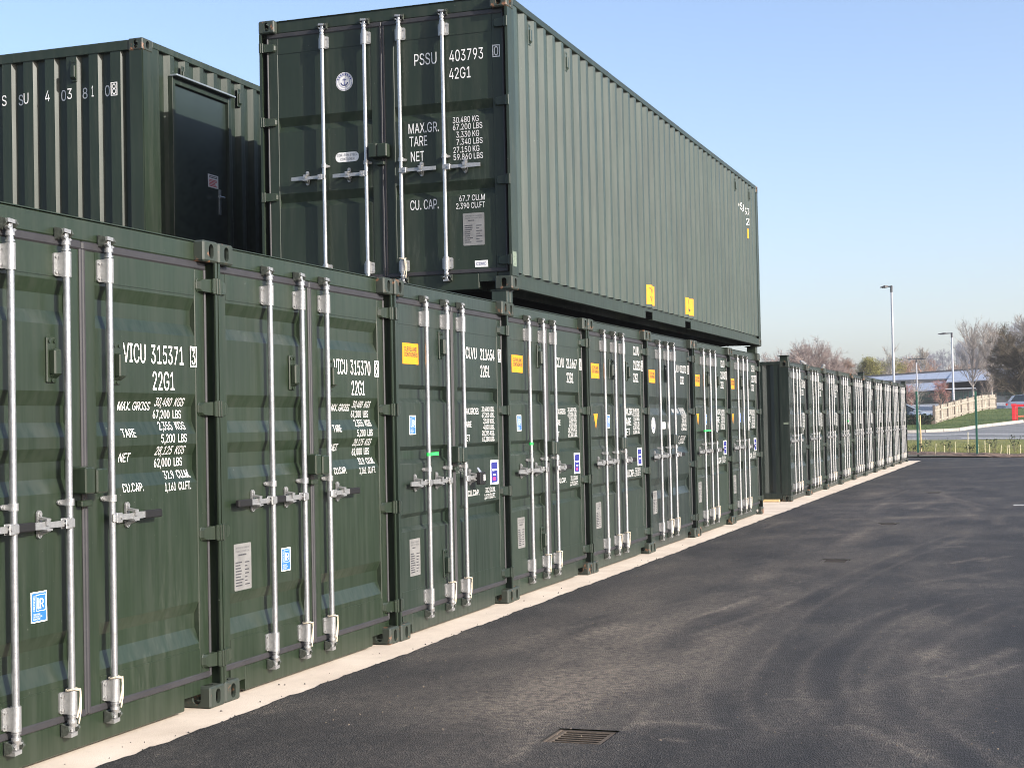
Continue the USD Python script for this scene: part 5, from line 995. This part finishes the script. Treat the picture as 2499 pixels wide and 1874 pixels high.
def mat_car(name, c, met=0.5): return usdkit.material(stage, L + name, {'p': ('principled_bsdf', {'base_color': c, 'metallic': met, 'roughness': 0.32, 'coat_weight': 0.8, 'coat_roughness': 0.05})}, [], surface='p.BSDF')
M['car_silver'] = mat_car('silver_car_paint', (0.24, 0.27, 0.32)); M['car_dark'] = mat_car('dark_blue_car_paint', (0.02, 0.03, 0.05), 0.2); M['car_grey'] = mat_car('pale_grey_car_paint', (0.36, 0.40, 0.46)); M['car_glass'] = usdkit.material(stage, L + 'car_glass', {'p': ('principled_bsdf', {'base_color': (0.012, 0.014, 0.018), 'roughness': 0.04, 'specular_ior_level': 0.9})}, [], surface='p.BSDF')
M['tyre'] = mat('tyre_rubber', (0.02, 0.02, 0.02), rough=0.85); M['tail'] = usdkit.material(stage, L + 'tail_lamp_red', {'p': ('principled_bsdf', {'base_color': (0.40, 0.015, 0.02), 'roughness': 0.15})}, [], surface='p.BSDF'); M['headl'] = usdkit.material(stage, L + 'head_lamp', {'p': ('principled_bsdf', {'base_color': (0.75, 0.77, 0.8), 'roughness': 0.1, 'metallic': 0.5})}, [], surface='p.BSDF')
def loft(secs):
    """secs: rings of equal size (k, 3) -> closed skin."""
    V = np.vstack(secs); n = len(secs); k = len(secs[0]); F = []
    for a in range(n - 1):
        for b in range(k): c = (b + 1) % k; F += [[a * k + b, a * k + c, (a + 1) * k + c], [a * k + b, (a + 1) * k + c, (a + 1) * k + b]]
    for a, rev in ((0, True), (n - 1, False)):
        c0 = len(V) + (0 if rev else 1); F += [[c0, a * k + b, a * k + (b + 1) % k][::-1 if rev else 1] for b in range(k)]
    V = np.vstack([V, secs[0].mean(0), secs[-1].mean(0)]); return V, np.array(F)
def car(label, loc, rotz, paint, estate=True):
    """Nose towards +x, length about 4.5 m, origin on the ground under the middle."""
    t = thing('parked_car', label, 'car', loc, rotz, 'cars parked beyond the road')
    st = [(-2.20, 0.55, 0.95, 0.70), (-2.12, 0.34, 1.00, 0.84), (-1.6, 0.24, 1.01, 0.89), (-0.6, 0.22, 0.99, 0.90), (0.6, 0.22, 0.96, 0.90), (1.3, 0.24, 0.90, 0.88), (1.9, 0.28, 0.78, 0.82), (2.22, 0.36, 0.62, 0.66)]
    secs = []
    for x, zb, zt, w in st:
        zm = zb + (zt - zb) * 0.62
        secs.append(np.array([(x, -w * 0.88, zb), (x, -w, zb + 0.14), (x, -w, zm), (x, -w * 0.93, zt), (x, 0, zt + 0.03), (x, w * 0.93, zt), (x, w, zm), (x, w, zb + 0.14), (x, w * 0.88, zb), (x, 0, zb)]))
    put('body', loft(secs)[0:2] if True else None, M[paint], t, smooth=35)
    gl = [(-2.02, 0.98, 0.99, 0.80), (-1.62 if estate else -1.35, 0.97, 1.40, 0.66), (-0.9, 0.96, 1.45, 0.65), (0.0, 0.96, 1.44, 0.65), (0.35, 0.95, 1.36, 0.66), (1.15, 0.92, 0.96, 0.76)]
    secs = [np.array([(x, -w - 0.13 * min(1, (zt - zb) / 0.4) - 0.0, zb), (x, -w, zt), (x, 0, zt + 0.02), (x, w, zt), (x, w + 0.13 * min(1, (zt - zb) / 0.4), zb), (x, 0, zb - 0.05)]) for x, zb, zt, w in gl]
    put('window_glass', loft(secs)[0:2], M['car_glass'], t, smooth=30)
    rf = [(-1.72 if estate else -1.40, 1.385, 0.60), (-0.9, 1.468, 0.655), (0.0, 1.462, 0.655), (0.30, 1.40, 0.64)]
    put('roof', loft([np.array([(x, -w, z - 0.03), (x, -w * 0.9, z + 0.012), (x, 0, z + 0.035), (x, w * 0.9, z + 0.012), (x, w, z - 0.03), (x, 0, z - 0.04)]) for x, z, w in rf])[0:2], M[paint], t, smooth=40)
    for s in (-1, 1):
        for a, b, w0 in (((0.34, 0.655, 1.38), (1.16, 0.80, 0.95), 0.045), ((-0.35, 0.665, 1.44), (-0.35, 0.83, 0.97), 0.04), ((-1.70 if estate else -1.38, 0.645, 1.38), (-2.0 if estate else -1.95, 0.85, 0.98), 0.09)):
            put('pillar', MB().hull([(p[0] + dx, s * (p[1] + dy), p[2]) for p in (a, b) for dx in (-w0, w0) for dy in (-0.02, 0.025)]), M[paint], t)
        put('tail_light', MB().box(-2.20, -2.06, s * 0.60, s * 0.85, 0.74, 0.90, 0.02), M['tail'], t); put('headlight', MB().box(1.98, 2.20, s * 0.50, s * 0.76, 0.58, 0.70, 0.02), M['headl'], t)
        put('wing_mirror', MB().box(0.78, 0.92, s * 0.90, s * 1.05, 0.93, 1.05, 0.02), M[paint], t)
        for x in (-1.36, 1.36):
            w = put('wheel', MB().cyl((x, s * 0.70, 0.32), (x, s * 0.905, 0.32), 0.32, n=20), M['tyre'], t, smooth=40); q = MB().cyl((x, s * 0.90, 0.32), (x, s * 0.912, 0.32), 0.21, n=16)
            put('rim', q, M['steel'], w, smooth=40)
    put('rear_bumper', MB().box(-2.24, -2.05, -0.74, 0.74, 0.30, 0.52, 0.04), M['car_dark'], t)
    return t
car('silver estate car at the right edge behind the red barrier', (100.6, -3.95, terrain(100.6)), -90, 'car_silver')
car('nearer of two low cars behind the hedge, dark blue', (79.0, 3.75, 0.72), -90, 'car_dark', False)
car('farther of two low cars behind the hedge, pale grey', (81.9, 3.35, 0.80), -90, 'car_grey', False)
M['redp'] = mat('red_gloss_paint', (0.62, 0.022, 0.035), rough=0.35, var=0.06)
br = thing('barrier_gate', 'red steel barrier post with two horizontal rails at the right edge', 'barrier', (75.9, -2.74, terrain(75.9)))
put('barrier_post', MB().box(-0.09, 0.09, -0.09, 0.09, -0.05, 0.86, 0.01), M['redp'], br); put('post_cap', MB().box(-0.11, 0.11, -0.12, 0.12, 0.80, 0.93, 0.01), M['redp'], br); put('gate_stile', MB().box(-0.04, 0.04, -0.19, -0.12, 0.08, 0.80), M['redp'], br)
put('upper_rail', MB().box(-0.05, 0.05, -5.5, -0.12, 0.78, 0.90, 0.008), M['redp'], br); put('lower_rail', MB().box(-0.04, 0.04, -5.5, -0.19, 0.26, 0.34, 0.008), mat('orange_red_rail', (0.62, 0.16, 0.08), rough=0.5), br); put('brace', MB().tube([(0, -0.85, 0.82), (0, -1.35, 0.34)], 0.03, 8), M['redp'], br)
for q in range(3): put('reflector', MB().box(-0.056, -0.050, -0.62 - 0.26 * q, -0.50 - 0.26 * q, 0.80, 0.88), M['white'], br)
M['pole'] = mat('galvanised_pole', (0.40, 0.40, 0.42), rough=0.45, metallic=0.35, var=0.05); M['lampd'] = mat('dark_lamp_casing', (0.045, 0.045, 0.05), rough=0.5)
def lamp(label, x, y, top, heads, r0, L_):
    z = terrain(x); t = thing('street_lamp', label, 'street lamp', (x, y, z), 0, 'street lamps beyond the yard'); h = top - z
    put('pole', MB().cyl((0, 0, -0.1), (0, 0, 1.2), r0 * 1.35, n=12).cyl((0, 0, 1.2), (0, 0, h - 0.28), r0, r0 * 0.8, n=12), M['pole'], t, smooth=40); put('pole_top', MB().cyl((0, 0, h - 0.30), (0, 0, h + 0.05), r0 * 0.95, n=10), M['lampd'], t, smooth=40)
    for s in heads:
        lh = put('lamp_head', MB().hull([(dx, s * (L_ * u), h + dz) for u, w, z0, z1 in ((0.30, 0.08, -0.03, 0.05), (0.55, 0.17, -0.05, 0.07), (1.0, 0.14, -0.035, -0.01)) for dx in (-w, w) for dz in (z0, z1)]), M['lampd'], t); put('arm', MB().tube([(0, 0, h), (0, s * L_ * 0.35, h + 0.01)], 0.035, 8), M['lampd'], t)
        put('lamp_lens', MB().box(-0.10, 0.10, s * L_ * 0.5, s * L_ * 0.85, h - 0.062, h - 0.052), M['pole'], lh)
lamp('tallest street lamp, single head turned left, above the far block', 75.0, 3.02, 8.16, (1,), 0.066, 0.55)
lamp('thin street lamp with two heads in front of the building', 125.0, 5.80, 6.21, (1, -1), 0.056, 0.80)
lamp('street lamp with a long single head, behind the timber fence', 105.0, 1.80, 7.19, (1,), 0.072, 0.92)

# ------------------------------------------------------------------ the long low building
M['roofm'] = usdkit.material(stage, L + 'standing_seam_roof', {'p': ('principled_bsdf', {'base_color': (0.27, 0.305, 0.37), 'roughness': 0.5, 'metallic': 0.25})}, [], surface='p.BSDF'); M['wall_d'] = mat('dark_cladding', (0.055, 0.057, 0.062), rough=0.6, var=0.08, scale=2); M['fascia'] = mat('dark_ridge_trim', (0.04, 0.042, 0.048), rough=0.5); M['bglass'] = usdkit.material(stage, L + 'green_glass', {'p': ('principled_bsdf', {'base_color': (0.018, 0.048, 0.046), 'roughness': 0.06, 'specular_ior_level': 0.8})}, [], surface='p.BSDF'); M['bandm'] = mat('light_steel_band', (0.48, 0.50, 0.53), rough=0.4, metallic=0.4)
bd = thing('long_building', 'long low building with a pale metal roof, dark walls and green glazing', 'building')
rz = lambda y: 5.84 - 0.039 * (y + 0.0) if y > 0 else 5.86      # ridge height along y at x = 150
def roof_panel(y0, y1, xe, ez0, ez1):
    P = [(xe, y0, ez0), (xe, y1, ez1), (150.0, y1, rz(y1)), (150.0, y0, rz(y0))]
    return MB().hull([(x, y, z + d) for x, y, z in P for d in (0, 0.12)])
ez = lambda y: 3.99 - 0.045 * y
ysr = np.arange(4.36, 34, 1.2)
for a, b in zip(ysr[:-1], ysr[1:]): put('roof_panel', roof_panel(a + 0.01, b - 0.01, 136.0, ez(a), ez(b)), M['roofm'], bd)
ez2 = lambda y: 4.62 - 0.036 * y
ysr = np.arange(4.34, -26, -1.2)
for a, b in zip(ysr[:-1], ysr[1:]): put('roof_panel', roof_panel(b + 0.01, a - 0.01, 139.0, ez2(b), ez2(a)), M['roofm'], bd)
put('ridge_trim', MB().hull([(x, y, rz(y) + d) for x in (149.9, 150.3) for y in (34, 0.0) for d in (0.10, 0.26)]), M['fascia'], bd); put('ridge_trim', MB().box(149.9, 150.3, -26, 0, rz(-1) + 0.10, rz(-1) + 0.26), M['fascia'], bd)
put('wall', MB().box(141.5, 142.0, -26, 34, 2.3, 4.9), M['wall_d'], bd); put('wall', MB().box(137.0, 142.0, 4.36, 4.5, 3.4, 4.5), M['wall_d'], bd)
put('steel_band', MB().hull([(x, y, z + d) for x in (136.9, 137.1) for y, z in ((4.36, 3.82), (1.70, 3.84)) for d in (0, 0.09)]), M['bandm'], bd)
put('canopy', MB().box(137.1, 141.5, 1.70, 4.36, 3.80, 3.86), M['wall_d'], bd)
mu = [1.75, 1.93, 2.35, 2.79, 3.27, 3.72, 4.22, 4.61, 5.3, 6.03, 6.82, 7.51, 8.3, 9.1, 10.0, 11.0, 12.0]
for a, b in zip(mu[:-1], mu[1:]):
    w = put('window_pane', MB().box(138.20, 138.24, a + 0.025, b - 0.025, 2.90, 3.71), M['bglass'], bd); put('window_frame', MB().box(138.15, 138.27, a - 0.025, a + 0.025, 2.84, 3.74), M['fascia'], bd)
put('plinth', MB().box(138.1, 141.5, 1.7, 34, 2.3, 2.88), M['wall_d'], bd); put('window_head', MB().box(138.1, 141.5, 1.72, 34, 3.72, 3.80), M['fascia'], bd)
put('low_wall', MB().box(137.5, 138.0, -26, 1.7, 2.3, 3.15), M['wall_d'], bd)

# ------------------------------------------------------------------ thin spring haze
haze_m = usdkit.material(stage, L + 'thin_haze', {'v': ('principled_volume', {'color': (0.90, 0.93, 0.96), 'density': 0.00028, 'anisotropy': 0.25})}, [], volume='v.volume')
tag(put('haze', MB().box(-950, 950, -950, 1050, -1.4, 60.0), haze_m), 'thin pale haze over the distance', kind='stuff')
